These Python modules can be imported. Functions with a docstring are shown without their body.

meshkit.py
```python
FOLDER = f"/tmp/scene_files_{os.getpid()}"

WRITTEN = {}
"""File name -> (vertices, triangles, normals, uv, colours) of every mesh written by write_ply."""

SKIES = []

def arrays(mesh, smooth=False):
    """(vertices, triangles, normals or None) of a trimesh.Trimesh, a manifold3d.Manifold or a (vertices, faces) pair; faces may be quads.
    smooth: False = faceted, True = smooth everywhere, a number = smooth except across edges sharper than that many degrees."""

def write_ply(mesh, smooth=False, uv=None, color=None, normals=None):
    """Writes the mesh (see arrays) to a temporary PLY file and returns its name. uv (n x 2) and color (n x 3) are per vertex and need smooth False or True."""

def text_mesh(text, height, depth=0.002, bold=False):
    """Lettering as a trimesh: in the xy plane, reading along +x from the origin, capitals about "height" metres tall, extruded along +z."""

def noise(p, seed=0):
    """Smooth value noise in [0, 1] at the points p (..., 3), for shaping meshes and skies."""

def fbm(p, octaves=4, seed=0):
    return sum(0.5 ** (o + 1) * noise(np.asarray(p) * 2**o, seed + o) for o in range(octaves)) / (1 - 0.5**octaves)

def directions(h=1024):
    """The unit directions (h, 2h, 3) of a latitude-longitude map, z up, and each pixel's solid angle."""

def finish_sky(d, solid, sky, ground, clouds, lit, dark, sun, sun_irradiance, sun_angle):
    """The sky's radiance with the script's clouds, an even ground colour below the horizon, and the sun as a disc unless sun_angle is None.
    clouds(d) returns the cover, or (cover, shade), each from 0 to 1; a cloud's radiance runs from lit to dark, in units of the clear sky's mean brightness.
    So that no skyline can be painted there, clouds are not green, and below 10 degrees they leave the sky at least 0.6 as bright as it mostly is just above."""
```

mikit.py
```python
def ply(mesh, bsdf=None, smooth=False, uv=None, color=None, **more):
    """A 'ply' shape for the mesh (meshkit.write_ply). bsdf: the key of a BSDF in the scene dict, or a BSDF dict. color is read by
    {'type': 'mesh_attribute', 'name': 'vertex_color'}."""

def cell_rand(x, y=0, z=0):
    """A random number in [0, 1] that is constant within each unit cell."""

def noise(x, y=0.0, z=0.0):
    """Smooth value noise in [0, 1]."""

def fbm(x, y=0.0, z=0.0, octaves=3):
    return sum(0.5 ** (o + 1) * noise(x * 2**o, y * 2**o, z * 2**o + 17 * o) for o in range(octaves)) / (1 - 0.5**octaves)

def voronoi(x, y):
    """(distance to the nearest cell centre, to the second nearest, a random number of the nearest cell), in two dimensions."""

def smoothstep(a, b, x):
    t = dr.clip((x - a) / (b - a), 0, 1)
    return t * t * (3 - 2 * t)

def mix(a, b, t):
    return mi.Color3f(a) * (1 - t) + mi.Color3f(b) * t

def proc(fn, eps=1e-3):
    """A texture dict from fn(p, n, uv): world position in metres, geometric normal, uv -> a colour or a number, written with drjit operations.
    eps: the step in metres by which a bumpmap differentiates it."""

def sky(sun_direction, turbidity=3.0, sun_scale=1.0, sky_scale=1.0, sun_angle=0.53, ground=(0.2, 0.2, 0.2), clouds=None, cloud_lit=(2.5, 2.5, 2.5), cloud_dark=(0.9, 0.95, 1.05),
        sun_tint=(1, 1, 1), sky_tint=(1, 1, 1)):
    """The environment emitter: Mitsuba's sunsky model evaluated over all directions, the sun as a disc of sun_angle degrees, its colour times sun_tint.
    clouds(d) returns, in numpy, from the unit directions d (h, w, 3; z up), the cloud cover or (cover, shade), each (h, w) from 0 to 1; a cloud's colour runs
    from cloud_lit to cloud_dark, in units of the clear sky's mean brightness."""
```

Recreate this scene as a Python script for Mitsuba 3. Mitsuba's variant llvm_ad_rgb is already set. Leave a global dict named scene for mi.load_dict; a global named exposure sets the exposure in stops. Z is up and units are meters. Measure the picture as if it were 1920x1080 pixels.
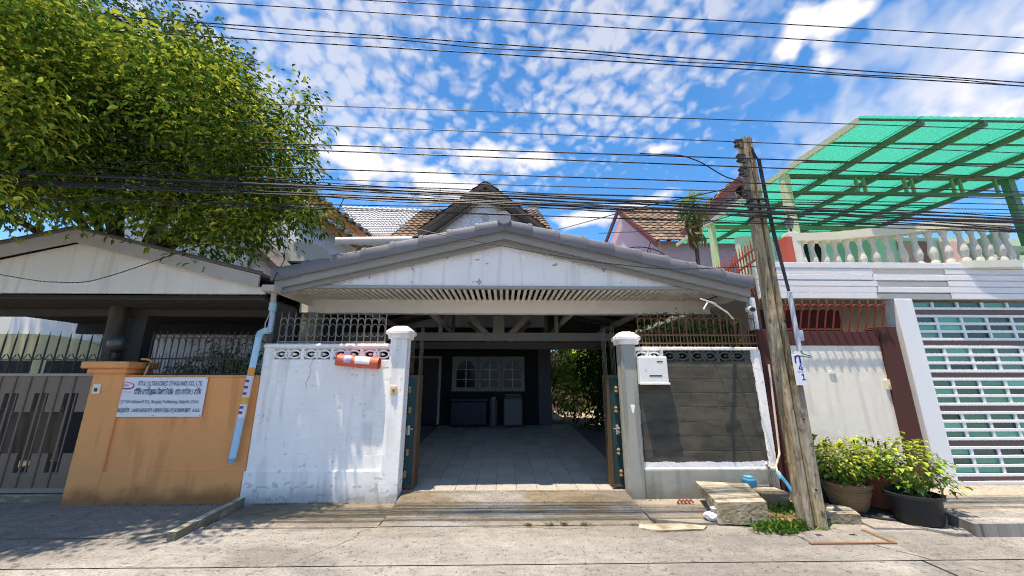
import math, random
import numpy as np, trimesh, drjit as dr, mitsuba as mi, mikit, meshkit
from mikit import proc, fbm, noise, mix, smoothstep, cell_rand
from shapely.geometry import Polygon, LineString, Point, box as sbox
from shapely import affinity
from shapely.ops import unary_union
T = mi.ScalarTransform4f
rng = np.random.default_rng(7); random.seed(7)
scene, labels, count = {'type': 'scene'}, {}, {}

# ---------------------------------------------------------------- camera, sky, exposure
EYE, PITCH, YAW = 1.65, math.radians(13.8), math.radians(1.2)
look = (math.sin(YAW) * math.cos(PITCH), math.cos(YAW) * math.cos(PITCH), math.sin(PITCH))
scene['camera'] = {'type': 'perspective', 'fov': 2 * math.degrees(math.atan(960 / 710)), 'fov_axis': 'x', 'near_clip': 0.05, 'far_clip': 3000.0,
                   'to_world': T().look_at(origin=[0, 0, EYE], target=[look[0], look[1], EYE + look[2]], up=[0, 0, 1])}
SUN = (-0.17, -0.16, 1.05)


def worley(u, v, seed):
    iu, iv = np.floor(u).astype(np.int64), np.floor(v).astype(np.int64); best = np.full(u.shape, 9.0); which = np.zeros(u.shape)
    for a in (-1, 0, 1):
        for b in (-1, 0, 1):
            h = ((iu + a) * 374761393 + (iv + b) * 668265263 + seed * 144665) & 0xFFFFFFFF; h = ((h ^ (h >> 13)) * 1274126177) & 0xFFFFFFFF; h = h ^ (h >> 16)
            r1, r2, r3 = (h & 1023) / 1023, ((h >> 10) & 1023) / 1023, ((h >> 20) & 1023) / 1023
            dd = np.hypot(iu + a + .1 + .8 * r1 - u, iv + b + .1 + .8 * r2 - v); which = np.where(dd < best, r3, which); best = np.minimum(best, dd)
    return best, which


def clouds(d):
    az = np.degrees(np.arctan2(d[..., 0], d[..., 1])); el = np.degrees(np.arcsin(np.clip(d[..., 2], -1, 1)))
    z = np.maximum(d[..., 2], 0.06); o = np.zeros_like(z)
    w_ = np.maximum(d[..., 2], 0) + .30; p = np.stack([d[..., 0] / w_, d[..., 1] / w_, o], -1) * 1.35
    warp = np.stack([meshkit.fbm(p * 20, 3, 3), meshkit.fbm(p * 20, 3, 9), o + .5], -1) - .5
    q = p + .052 * warp
    ca, sa = math.cos(.5), math.sin(.5)
    u, v = (q[..., 0] * ca + q[..., 1] * sa) * 17.5, (-q[..., 0] * sa + q[..., 1] * ca) * 15.5
    f1, rnd = worley(u, v, 5); f2, rnd2 = worley(u * 1.9 + 3, v * 1.9, 8)
    fine = meshkit.fbm(q * 60, 3, 12)
    big = meshkit.fbm(p * 1.6 + 4.2, 3, 5)
    puff = 1.0 - f1 * 1.15 + .28 * (.5 - f2) + .35 * (meshkit.noise(q * 7, 77) - .5) + .55 * (fine - .5)
    g = lambda a, e, s1, s2, k: k * np.exp(-((az - a) / s1) ** 2 - ((el - e) / s2) ** 2)
    veil = .12 + g(-32, 36, 16, 12, .26) + g(18, 47, 16, 8, .26) + g(30, 40, 8, 6, .12) - g(37, 33, 9, 5, .6) - g(17, 29.5, 12, 3.0, .35) - g(25, 26, 10, 5, .6) - g(8, 25, 10, 3, .4) - g(-3, 40, 7, 5, .10)
    alto = np.clip((puff + .5 * (big - .5) + veil - .37) / .72, 0, 1) ** 1.1 * .58 * np.clip((el - 23) / 7, 0, 1)
    a_, b_ = q[..., 0] * .82 - q[..., 1] * .57, q[..., 0] * .57 + q[..., 1] * .82
    streak = .6 * meshkit.fbm(np.stack([a_ * 9, b_ * 3.2, o], -1), 4, 21) + .4 * meshkit.fbm(np.stack([a_ * 20, b_ * 11, o], -1), 3, 23)
    side = 1 / (1 + np.exp(-(az - 40) / 2.0))
    band = g(58, 31, 6, 6, .85) + g(51, 27, 10, 4.5, .7) + g(44, 23, 5, 3, .35) + g(55, 27, 12, 6, .3) + g(60, 36, 8, 3, .1) - g(51, 31.5, 3, 3, .3) - g(40, 30, 4, 4, .3)
    cirrus = np.clip((streak - .50) * 2.4 + band * .8, 0, 1) * .72 * np.clip((el - 9) / 8, 0, 1)
    c = alto * (1 - side) + cirrus * side
    edge = meshkit.fbm(np.stack([az / 3.2, el / 2.0, o], -1), 5, 31) - .5
    cum = np.zeros_like(az)
    for a, e, s1, s2 in ((-6, 32.6, 6.5, 2.6), (3, 32.4, 5.5, 1.9), (-21, 30, 8, 3.4), (-11, 28.5, 8, 2.6), (46, 35.4, 2.6, 2.6), (44.3, 39.5, 2.6, 2.4), (48.5, 38.2, 3.4, 1.8), (43, 37.5, 1.8, 1.5), (24.5, 31.6, 3.6, 1.0), (14, 23.5, 7, 1.6), (21, 25, 6, 1.2), (-4, 26, 6, 1.4), (-60, 22, 22, 5), (75, 24, 20, 6), (130, 30, 25, 7), (-140, 26, 30, 7), (170, 40, 20, 9)):
        dd = np.minimum(np.abs(az - a), 360 - np.abs(az - a))
        cum = np.maximum(cum, np.clip((1.0 - np.sqrt((dd / s1) ** 2 + ((el - e) / s2) ** 2) + 1.9 * edge) * 1.6, 0, 1))
    low = np.clip((16 - el) / 14, 0, 1) * np.clip(.5 + 1.8 * (meshkit.fbm(np.stack([az / 14, el / 4, o], -1), 3, 44) - .42), 0, 1)
    cover = 1 - (1 - c) * (1 - .86 * cum) * (1 - .7 * low)
    return cover, np.clip(.42 * (1 - cum) * (1 - .35 * c), 0, 1)


scene['sky'] = mikit.sky(SUN, turbidity=2.6, sun_scale=.70, clouds=clouds, cloud_lit=(2.15, 2.05, 1.98), cloud_dark=(1.5, 1.5, 1.58), sky_tint=(.41, .73, .92), ground=(.22, .21, .19))
exposure = 2.85

# ---------------------------------------------------------------- materials
VC = {'type': 'mesh_attribute', 'name': 'vertex_color'}


def two(b): return {'type': 'twosided', 'bsdf': b}


def bsdf(name, base, rough=.85, bump=None, scale=1.0, metallic=0.0, spec=.4, eps=2e-3):
    b = {'type': 'principled', 'base_color': base, 'roughness': rough, 'metallic': metallic, 'specular': spec}
    if bump is not None:
        b = {'type': 'bumpmap', 'arbitrary': proc(bump, eps), 'scale': scale, 'bsdf': b}
    scene[name] = two(b)


bsdf('vc_matt', VC, .9, spec=.25)
bsdf('vc_semi', VC, .5)
bsdf('floor_tile', VC, .7, spec=.12)
bsdf('vc_gloss', VC, .16, spec=.55)
bsdf('vc_metal', VC, .35, metallic=.85)
scene['vc_leaf'] = {'type': 'principledthin', 'base_color': VC, 'roughness': .42, 'diff_trans': .38, 'eta': 1.4}
scene['green_sheet'] = {'type': 'principledthin', 'base_color': {'type': 'rgb', 'value': (.055, .385, .275)}, 'roughness': .35, 'diff_trans': 1.35, 'spec_trans': 0.0, 'eta': 1.45}
scene['window_glass'] = two({'type': 'principled', 'base_color': {'type': 'rgb', 'value': (.012, .015, .015)}, 'roughness': .12, 'specular': .2})


def ss(a, b, x): return smoothstep(a, b, x)


def ground_col(p, n, uv):
    x, y = p.x, p.y
    big = fbm(x * .55, y * .9, 2.0); fine = fbm(x * 9, y * 16, 1.0); grit = noise(x * 90, y * 90)
    c = mix((.285, .275, .258), (.19, .182, .168), ss(.32, .70, .6 * big + .4 * fbm(x * .35 + 3, y * 3.3, 6.0)))
    c = c * (.74 + .40 * fine) * (.84 + .32 * grit) * (.95 + .10 * noise(x * 5, y * 26))
    near = ss(4.55, 5.5, y + .35 * (big - .5))                      # mossy, trodden strip along the walls
    moss = ss(.30, .55, fbm(x * 1.3, y * 2.6, 7.0) + .12 * (1 - ss(-1.5, -1.2, x))) * near
    c = mix(c, mi.Color3f(.15, .122, .075) * (.55 + .5 * fine + .45 * fbm(x * 14, y * 14, 4.0)), .8 * moss * ss(-3.8, -3.2, x) * (1 - ss(1.7, 2.2, x)))
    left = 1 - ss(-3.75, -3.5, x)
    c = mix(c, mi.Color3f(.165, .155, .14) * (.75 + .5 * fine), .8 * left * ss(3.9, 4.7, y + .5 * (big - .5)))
    warm = ss(1.7, 2.1, x) * ss(4.7, 5.2, y)
    c = mix(c, mi.Color3f(.33, .28, .21) * (.8 + .4 * fine), .6 * warm)
    sp = noise(x * 46, y * 46, 3.0); c = c * (1 - .45 * ss(.80, .88, sp)) * (1 + .25 * ss(.16, .08, sp) * 0)
    st = fbm(x * .9 + 7, y * 1.4, 9.0); c = c * (1 - .22 * ss(.56, .66, st))
    e = dr.abs(x - (-2.05 + .62 * (y - 4.0) + .22 * (noise(y * 3.1, 4.0) - .5) + .06 * (noise(y * 17, 9.0) - .5)))
    cr = (1 - ss(.002, .009, e)) * (1 - ss(4.9, 5.2, y))
    e2 = dr.abs(y - (4.93 + .13 * (noise(x * 1.3, 3.0) - .5) + .03 * (noise(x * 14, 5.0) - .5)))
    cr = dr.maximum(cr, (1 - ss(.002, .010, e2)) * ss(-1.2, -.9, x) * (1 - ss(1.9, 2.2, x)) * ss(.35, .5, noise(x * 2.3, 8.0)))
    e3 = dr.abs(x - (4.12 - .75 * (y - 4.02) + .09 * (noise(y * 6, 1.0) - .5) + .035 * (noise(y * 31, 1.5) - .5)))
    cr = dr.maximum(cr, (1 - ss(.004, .022, e3)) * ss(.25, .5, noise(y * 9, x * 9)) * (1 - ss(4.42, 4.5, y)))
    return c * (1 - .78 * cr)


def ground_bump(p, n, uv):
    return fbm(p.x * 30, p.y * 30, 0.0) * .5 + .5 * fbm(p.x * 7 + .4 * p.y, p.y * 26, 3.0)


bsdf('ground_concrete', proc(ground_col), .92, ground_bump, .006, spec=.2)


def plaster(base, dirt, streak=.5, low=.5, foot=.03, peel=.0):
    def f(p, n, uv):
        u = p.x + p.y
        a = fbm(u * 2.3, p.z * 2.3, 1.0); v = fbm(u * 11, p.z * .9, 4.0); g = noise(u * 60, p.z * 60)
        c = mix(base, dirt, streak * ss(.45, .8, v) * ss(.3, .6, a)) * (.93 + .11 * a) * (.97 + .05 * g)
        e = dr.abs(p.x + 2.96 - .16 * (p.z - 1.5) - .05 * (noise(p.z * 21, 2.0) - .5)); c = c * (1 - .7 * (1 - ss(.002, .006, e)) * ss(1.5, 1.56, p.z) * (1 - ss(1.96, 1.98, p.z)))
        chip = ss(.73, .77, fbm(u * 13, p.z * 19, 12.0) + .16 * (1 - ss(.1, .5, p.z)) - .05); c = mix(c, mi.Color3f(dirt) * .7, peel * chip)
        return mix(c, mi.Color3f(dirt) * .45, low * (1 - ss(foot, foot + .26, p.z + .18 * (fbm(u * 5, p.z * 5, 8.0) - .5))))
    return f


def rough_bump(p, n, uv):
    u = p.x + p.y
    return fbm(u * 14, p.z * 14, p.y * 3) * .7 + .3 * noise(u * 70, p.z * 70)


bsdf('white_plaster', proc(plaster((.85, .835, .81), (.50, .48, .45), .45, .6, peel=.5)), .8, rough_bump, .006)
bsdf('orange_plaster', proc(plaster((.74, .335, .12), (.56, .235, .08), .75, .85, peel=.12)), .85, rough_bump, .006)


def panel_col(p, n, uv):
    x, z = p.x, p.z
    r = .05 * (fbm(x * 9, z * 9, 2.0) - .5) + .012 * (noise(x * 55, z * 55) - .5)
    ins = ss(2.035, 2.043, x + .35 * r) * (1 - ss(3.85 + .02 * (1.2 - z), 3.858 + .02 * (1.2 - z), x + r)) * ss(.505, .512, z + .8 * r)
    ins = ins * (1 - ss(2.03, 2.04, z) * 0)
    dark = mix((.085, .077, .058), (.056, .053, .042), ss(.3, .7, fbm(x * 3, z * 7, 1.0))) * (.85 + .3 * noise(x * 7, z * 24))
    white = mi.Color3f(.74, .745, .76) * (.9 + .12 * fbm(x * 8, z * 8, 5.0))
    return mix(white, dark, ins)


bsdf('panel_paint', proc(panel_col), .85, rough_bump, .007)
bsdf('grey_plaster', proc(plaster((.31, .315, .28), (.17, .17, .145), .65, .55)), .85, rough_bump, .006)
bsdf('cream_plaster', proc(plaster((.74, .70, .62), (.52, .47, .40), .5, .4, .4)), .85, rough_bump, .004)


def pole_col(p, n, uv):
    a = fbm(p.x * 22 + p.y * 22, p.z * 1.6, 1.0); g = fbm(p.x * 70, p.z * 11, p.y * 70); b = fbm(p.x * 3, p.z * .9, p.y * 3)
    c = mix((.36, .29, .175), (.17, .13, .075), ss(.35, .7, a)) * (.65 + .6 * g)
    c = mix(c, (.33, .32, .28), .4 * ss(.45, .7, b))
    return mix(c, (.06, .05, .035), .55 * ss(.74, .82, noise(p.x * 26, p.z * 12, p.y * 26)))


bsdf('pole_concrete', proc(pole_col), .9, lambda p, n, uv: fbm(p.x * 40 + p.y * 40, p.z * 9, 1.0), .02)


def mossy_col(p, n, uv):
    a = fbm(p.x * 6, p.y * 6, p.z * 6); g = noise(p.x * 70, p.y * 70, p.z * 70)
    c = mix((.40, .36, .28), (.20, .17, .115), ss(.38, .75, a + .22 * (1 - dr.abs(n.z)))) * (.75 + .45 * g)
    return c


bsdf('mossy_concrete', proc(mossy_col), .93, lambda p, n, uv: fbm(p.x * 30, p.y * 30, p.z * 30), .02)


def gable_col(p, n, uv):
    a = fbm(p.x * 3, p.z * 3, 1.0); s = fbm(p.x * 14, p.z * 1.2, 3.0)
    c = mi.Color3f(.88, .87, .855) * (.93 + .09 * a)
    c = mix(c, (.45, .45, .45), .28 * ss(.55, .8, s))
    chip = ss(.83, .84, noise(p.x * 7.3, p.z * 13.0, 2.0) * .7 + .3 * noise(p.x * 29, p.z * 31))
    return mix(c, (.25, .25, .24), .8 * chip)


bsdf('gable_paint', proc(gable_col), .7, rough_bump, .002)


def roof_col(p, n, uv):
    a = fbm(p.x * 2, p.y * 2, p.z * 2); k = cell_rand(dr.floor(p.x / .26), dr.floor(p.y / .34), 3)
    return mix((.25, .175, .115), (.105, .075, .055), ss(.3, .75, .6 * a + .4 * k)) * (.7 + .5 * noise(p.x * 30, p.y * 30, p.z * 30))


bsdf('brown_roof_tile', proc(roof_col), .9)
bsdf('bark', proc(lambda p, n, uv: mix((.14, .11, .08), (.05, .04, .03), fbm(p.x * 20, p.y * 20, p.z * 4))), .95)


# ---------------------------------------------------------------- helpers
def numbered(k):
    c = count.get(k, 0); count[k] = c + 1
    return k if c == 0 else f'{k}_{c:03d}'


def thing(name, label, cat, group=None):
    k = numbered(name); labels[k] = {'label': label, 'category': cat}
    if group: labels[k]['group'] = group
    return k


def put(key, mesh, mat='vc_matt', col=None, smooth=False, jit=0.0):
    if isinstance(mesh, (list,)): mesh = trimesh.util.concatenate(mesh)
    c = None
    if mat.startswith('vc') or mat == 'floor_tile':
        if smooth not in (False, True): mesh, smooth = trimesh.graph.smooth_shade(mesh, angle=math.radians(smooth), facet_minarea=None), True
        col = np.asarray(col, float)
        if jit: col = col * (1 + rng.uniform(-jit, jit))
        c = np.broadcast_to(col, (len(mesh.vertices), 3)) if col.ndim == 1 else col
        c = np.clip(c, 0, .95)
    scene[key] = mikit.ply(mesh, mat, smooth=smooth, color=c)
    return key


def part(parent, name, mesh, mat='vc_matt', col=None, smooth=False, jit=0.0, label=None, kind=None):
    k = put(numbered(parent + '__' + name), mesh, mat, col, smooth, jit)
    d = {}
    if label: d['label'] = label
    if kind: d['kind'] = kind
    if d: labels[k] = d
    return k


def single(name, label, cat, mesh, mat='vc_matt', col=None, smooth=False, group=None):
    return put(thing(name, label, cat, group), mesh, mat, col, smooth)


def struct(name, mesh, mat, col=None, smooth=False):
    k = put(numbered(name), mesh, mat, col, smooth); labels[k] = {'kind': 'structure'}
    return k


def bx(x0, x1, y0, y1, z0, z1, b=0.0):
    """a box, its edges chamfered by b"""
    s = np.array([x1 - x0, y1 - y0, z1 - z0]); c = np.array([x0 + x1, y0 + y1, z0 + z1]) / 2
    if b <= 0:
        m = trimesh.creation.box(s)
    else:
        h = s / 2; b = min(b, h.min() * .9)
        v = []
        for a in range(3):
            for sg in np.ndindex(2, 2, 2):
                q = (np.array(sg) * 2 - 1) * (h - b); q[a] = (sg[a] * 2 - 1) * h[a]; v.append(q)
        m = trimesh.Trimesh(np.array(v), process=False).convex_hull if False else trimesh.convex.convex_hull(np.array(v))
    m.apply_translation(c)
    return m


def prism(poly, y0, y1):
    """polygon in x,z extruded from y0 to y1"""
    out = []
    for g in getattr(poly, 'geoms', [poly]):
        m = trimesh.creation.extrude_polygon(g, y1 - y0, engine='earcut')
        v = m.vertices.copy(); m.vertices = np.stack([v[:, 0], y1 - v[:, 2], v[:, 1]], 1)
        out.append(m)
    m = trimesh.util.concatenate(out); m.fix_normals()
    return m


def prism_x(poly, x0, x1):
    """polygon in y,z extruded along x"""
    m = trimesh.creation.extrude_polygon(poly, x1 - x0, engine='earcut'); v = m.vertices.copy()
    m.vertices = np.stack([x0 + v[:, 2], v[:, 0], v[:, 1]], 1)
    return m


def flat(poly, z0, z1):
    m = trimesh.creation.extrude_polygon(poly, z1 - z0, engine='earcut'); m.apply_translation([0, 0, z0]); return m


def tube(pts, r, n=8, cap=True):
    p = np.asarray(pts, float); r = np.broadcast_to(np.asarray(r, float), (len(p),))
    t = np.gradient(p, axis=0); t /= np.linalg.norm(t, axis=1, keepdims=True) + 1e-12
    up = np.array([0, 0, 1.0]) if abs(t[:, 2]).mean() < .8 else np.array([0, 1.0, 0])
    a = np.cross(t, up); a /= np.linalg.norm(a, axis=1, keepdims=True) + 1e-12; b = np.cross(a, t)
    g = np.arange(n) * 2 * math.pi / n
    v = (p[:, None] + r[:, None, None] * (np.cos(g)[None, :, None] * a[:, None] + np.sin(g)[None, :, None] * b[:, None])).reshape(-1, 3)
    f = []
    for i in range(len(p) - 1):
        for j in range(n):
            q = [i * n + j, i * n + (j + 1) % n, (i + 1) * n + (j + 1) % n, (i + 1) * n + j]; f += [[q[0], q[1], q[2]], [q[0], q[2], q[3]]]
    if cap:
        for base in (0, (len(p) - 1) * n): f += [[base, base + j, base + j + 1] if base else [base, base + j + 1, base + j] for j in range(1, n - 1)]
    return trimesh.Trimesh(v, np.array(f), process=False)


def bar(a, b, w, h=None):
    """a square bar between two points"""
    a, b = np.array(a, float), np.array(b, float); h = h or w; L = np.linalg.norm(b - a); t = (b - a) / L
    u = np.cross(t, [0, 0, 1.0]) if abs(t[2]) < .95 else np.array([1.0, 0, 0]); u /= np.linalg.norm(u); v = np.cross(u, t)
    m = trimesh.creation.box([w, h, L]); M = np.eye(4); M[:3, 0], M[:3, 1], M[:3, 2], M[:3, 3] = u, v, t, (a + b) / 2
    if np.linalg.det(M[:3, :3]) < 0: M[:3, 0] *= -1
    m.apply_transform(M); return m


def lathe(prof, n=24, at=(0, 0, 0)):
    m = trimesh.creation.revolve(np.array(prof, float), sections=n); m.apply_translation(at); return m


def at(m, x=0, y=0, z=0, rz=0):
    m = m.copy()
    if rz: m.apply_transform(trimesh.transformations.rotation_matrix(rz, [0, 0, 1]))
    m.apply_translation([x, y, z]); return m


def text(s, h, x, y, z, depth=.0015, bold=False, width=None, slant=0.0):
    """lettering facing -y, its lower left corner at x, z"""
    m = meshkit.text_mesh(s, h, depth, bold); v = m.vertices.copy()
    if width: v[:, 0] *= width / v[:, 0].max()
    m.vertices = np.stack([x + v[:, 0] + slant * v[:, 1], y - v[:, 2], z + v[:, 1]], 1); return m


def leaves(pos, dirs, length, width, col, droop=.25, roll=None):
    """many leaves in one mesh: pos (n,3), dirs (n,3) unit growth directions, col (n,3)"""
    n = len(pos); d = dirs / (np.linalg.norm(dirs, axis=1, keepdims=True) + 1e-9)
    side = np.cross(d, [0, 0, 1.0]) + rng.normal(0, .25, (n, 3)); side -= d * (side * d).sum(1, keepdims=True); side /= np.linalg.norm(side, axis=1, keepdims=True) + 1e-9
    up = np.cross(side, d); L = np.broadcast_to(length, (n,))[:, None]; W = np.broadcast_to(width, (n,))[:, None]
    k = [(0, 0, 0), (.38, .5, .07), (.38, -.5, .07), (.45, 0, 0), (.75, .34, .0), (.75, -.34, .0), (1, 0, -droop)]
    v = np.stack([pos + d * L * a + side * W * b + up * L * (c - droop * a * a * .5) for a, b, c in k], 1)
    f = np.array([[0, 3, 1], [0, 2, 3], [1, 3, 4], [2, 5, 3], [3, 6, 4], [3, 5, 6]])
    F = (f[None] + 7 * np.arange(n)[:, None, None]).reshape(-1, 3)
    return trimesh.Trimesh(v.reshape(-1, 3), F, process=False), np.repeat(col, 7, axis=0)


def unit(n):
    v = rng.normal(size=(n, 3)); return v / np.linalg.norm(v, axis=1, keepdims=True)


# ---------------------------------------------------------------- ground
def sheet(x0, x1, y0, y1, zf, nx, ny):
    X, Y = np.meshgrid(np.linspace(x0, x1, nx + 1), np.linspace(y0, y1, ny + 1)); Z = zf(X, Y)
    v = np.stack([X.ravel(), Y.ravel(), Z.ravel()], 1); i = np.arange(ny)[:, None] * (nx + 1) + np.arange(nx)[None]; i = i.ravel()
    return trimesh.Trimesh(v, np.vstack([np.stack([i, i + 1, i + nx + 2], 1), np.stack([i, i + nx + 2, i + nx + 1], 1)]), process=False)


struct('ground', sheet(-400, 400, -400, 400, lambda x, y: 0 * x - .03, 8, 8), 'ground_concrete')
wob = lambda x, y: .006 * (meshkit.fbm(np.stack([x * 1.1, y * 1.7, 0 * x], -1), 3, 2) - .5)
rd = struct('road', bx(-40, 40, -7, 3.995, -.12, -.012), 'ground_concrete')
for i, (xa, xb) in enumerate(((-40, -9), (-9, -3.2), (-3.2, 3.95), (3.975, 10), (10, 40))):
    part(rd, 'slab', sheet(xa, xb - .006 * (i != 2), -7, 4.005, wob, 60, 40), 'ground_concrete')
struct('verge', sheet(-40, 40, 4.022, 5.02, wob, 260, 14), 'ground_concrete')
apr = lambda x, y: .008 + np.clip((y - 4.98) / 1.02, 0, 1) * .088 + wob(x, y) * .6
struct('driveway_apron', [sheet(-1.44, 1.78, 4.965, 6.0, apr, 60, 24)] + [trimesh.Trimesh(np.array([(x, 4.965, -.03), (x, 6.0, -.03), (x, 6.0, .096), (x, 4.965, .008)]), np.array([[0, 1, 2], [0, 2, 3]]), process=False) for x in (-1.44, 1.78)], 'ground_concrete')
struct('wall_apron', sheet(-3.45, -1.462, 4.95, 5.93, lambda x, y: .007 + wob(x, y), 40, 20), 'ground_concrete')
struct('yard_apron', sheet(-40, -3.62, 4.7, 6.6, lambda x, y: .006 + wob(x, y), 120, 20), 'ground_concrete')
struct('pavement', flat(Polygon([(1.8, 5.08), (2.3, 4.93), (3.05, 4.99), (3.3, 5.5), (4.6, 5.5), (4.6, 5.95), (1.8, 5.95)]), -.02, .03), 'ground_concrete')
struct('driveway_slab', flat(Polygon([(5.16, 4.54), (40, 4.5), (40, 6.6), (5.9, 6.6), (5.35, 5.2)]), -.05, .13), 'ground_concrete')
struct('pavement', flat(Polygon([(4.25, 4.78), (5.1, 4.72), (5.3, 5.3), (5.8, 6.0), (4.4, 6.0)]), -.03, .02), 'ground_concrete')
single('kerb_strip', 'narrow raised concrete strip between orange wall and white wall', 'kerb',
       flat(Polygon([(-3.58, 4.62), (-3.49, 4.62), (-3.58, 5.9), (-3.67, 5.9)]), -.03, .085), 'mossy_concrete')
single('broken_slab', 'low broken flat concrete slab lying on the verge before the grey wall', 'slab',
       flat(Polygon([(1.55, 4.83), (1.75, 4.74), (2.28, 4.78), (2.36, 4.87), (2.1, 4.95), (1.6, 4.95)]), -.02, .022), 'mossy_concrete')
k = thing('manhole_cover', 'square concrete drain cover with rusty frame by the pole foot', 'manhole')
part(k, 'cover', bx(3.22, 4.05, 4.41, 4.72, -.03, .012, .004), 'ground_concrete')
part(k, 'frame', [bx(3.19, 4.1, 4.375, 4.405, -.03, .015), bx(4.055, 4.1, 4.41, 4.74, -.03, .015)], 'vc_matt', (.17, .10, .06))
for x in (3.42, 3.80): part(k, 'lifting_hole', bx(x, x + .07, 4.58, 4.62, .0, .0135), 'vc_matt', (.02, .02, .02))

# tree-shaded left side: neighbour's sliding gate
GATE = [( .30, .24, .18)]
k = thing('slotted_gate', 'brown metal sliding gate with tall slots, left of orange wall', 'gate')
gp = sbox(-13, .1, -6.02, 1.72)
for i in range(14):
    x = -6.45 - .44 * i
    gp = gp.difference(sbox(x - .21, .36, x, 1.47))
gp = gp.difference(sbox(-12.9, .62, -6.1, 1.2))
part(k, 'panel', prism(gp, 6.1, 6.15), 'vc_semi', (.17, .125, .09))
for i in range(14):
    for o in (.06, .15): part(k, 'slot_bar', bx(-6.45 - .44 * i - o - .008, -6.45 - .44 * i - o + .008, 6.12, 6.136, .34, 1.5), 'vc_semi', (.20, .17, .15))
for i in range(28): part(k, 'rib', bx(-6.555 - .22 * i - .016, -6.555 - .22 * i + .016, 6.085, 6.1, .16, 1.72, .003), 'vc_semi', (.15, .11, .08))
part(k, 'top_rail', bx(-13, -6.0, 6.08, 6.17, 1.72, 1.765, .004), 'vc_semi', (.3, .25, .2))
part(k, 'bottom_rail', bx(-13, -6.0, 6.07, 6.18, .10, .16, .004), 'vc_semi', (.24, .2, .16))
part(k, 'track_beam', bx(-13, -5.95, 6.0, 6.25, -.02, .08), 'mossy_concrete')
for i in range(22):
    x = -6.16 - .165 * i
    part(k, 'spike', tube([(x, 6.12, 1.75), (x, 6.12, 2.28), (x, 6.12, 2.42)], [.011, .011, .001], 6), 'vc_matt', (.05, .05, .05))
    part(k, 'scroll', tube([(x - .07, 6.12, 2.06), (x - .03, 6.12, 2.0), (x, 6.12, 1.98), (x + .04, 6.12, 2.0), (x + .07, 6.12, 2.05)], .007, 5), 'vc_matt', (.05, .05, .05))
part(k, 'spike_rail', bx(-13, -6.1, 6.112, 6.128, 1.97, 1.985), 'vc_matt', (.05, .05, .05))

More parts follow.
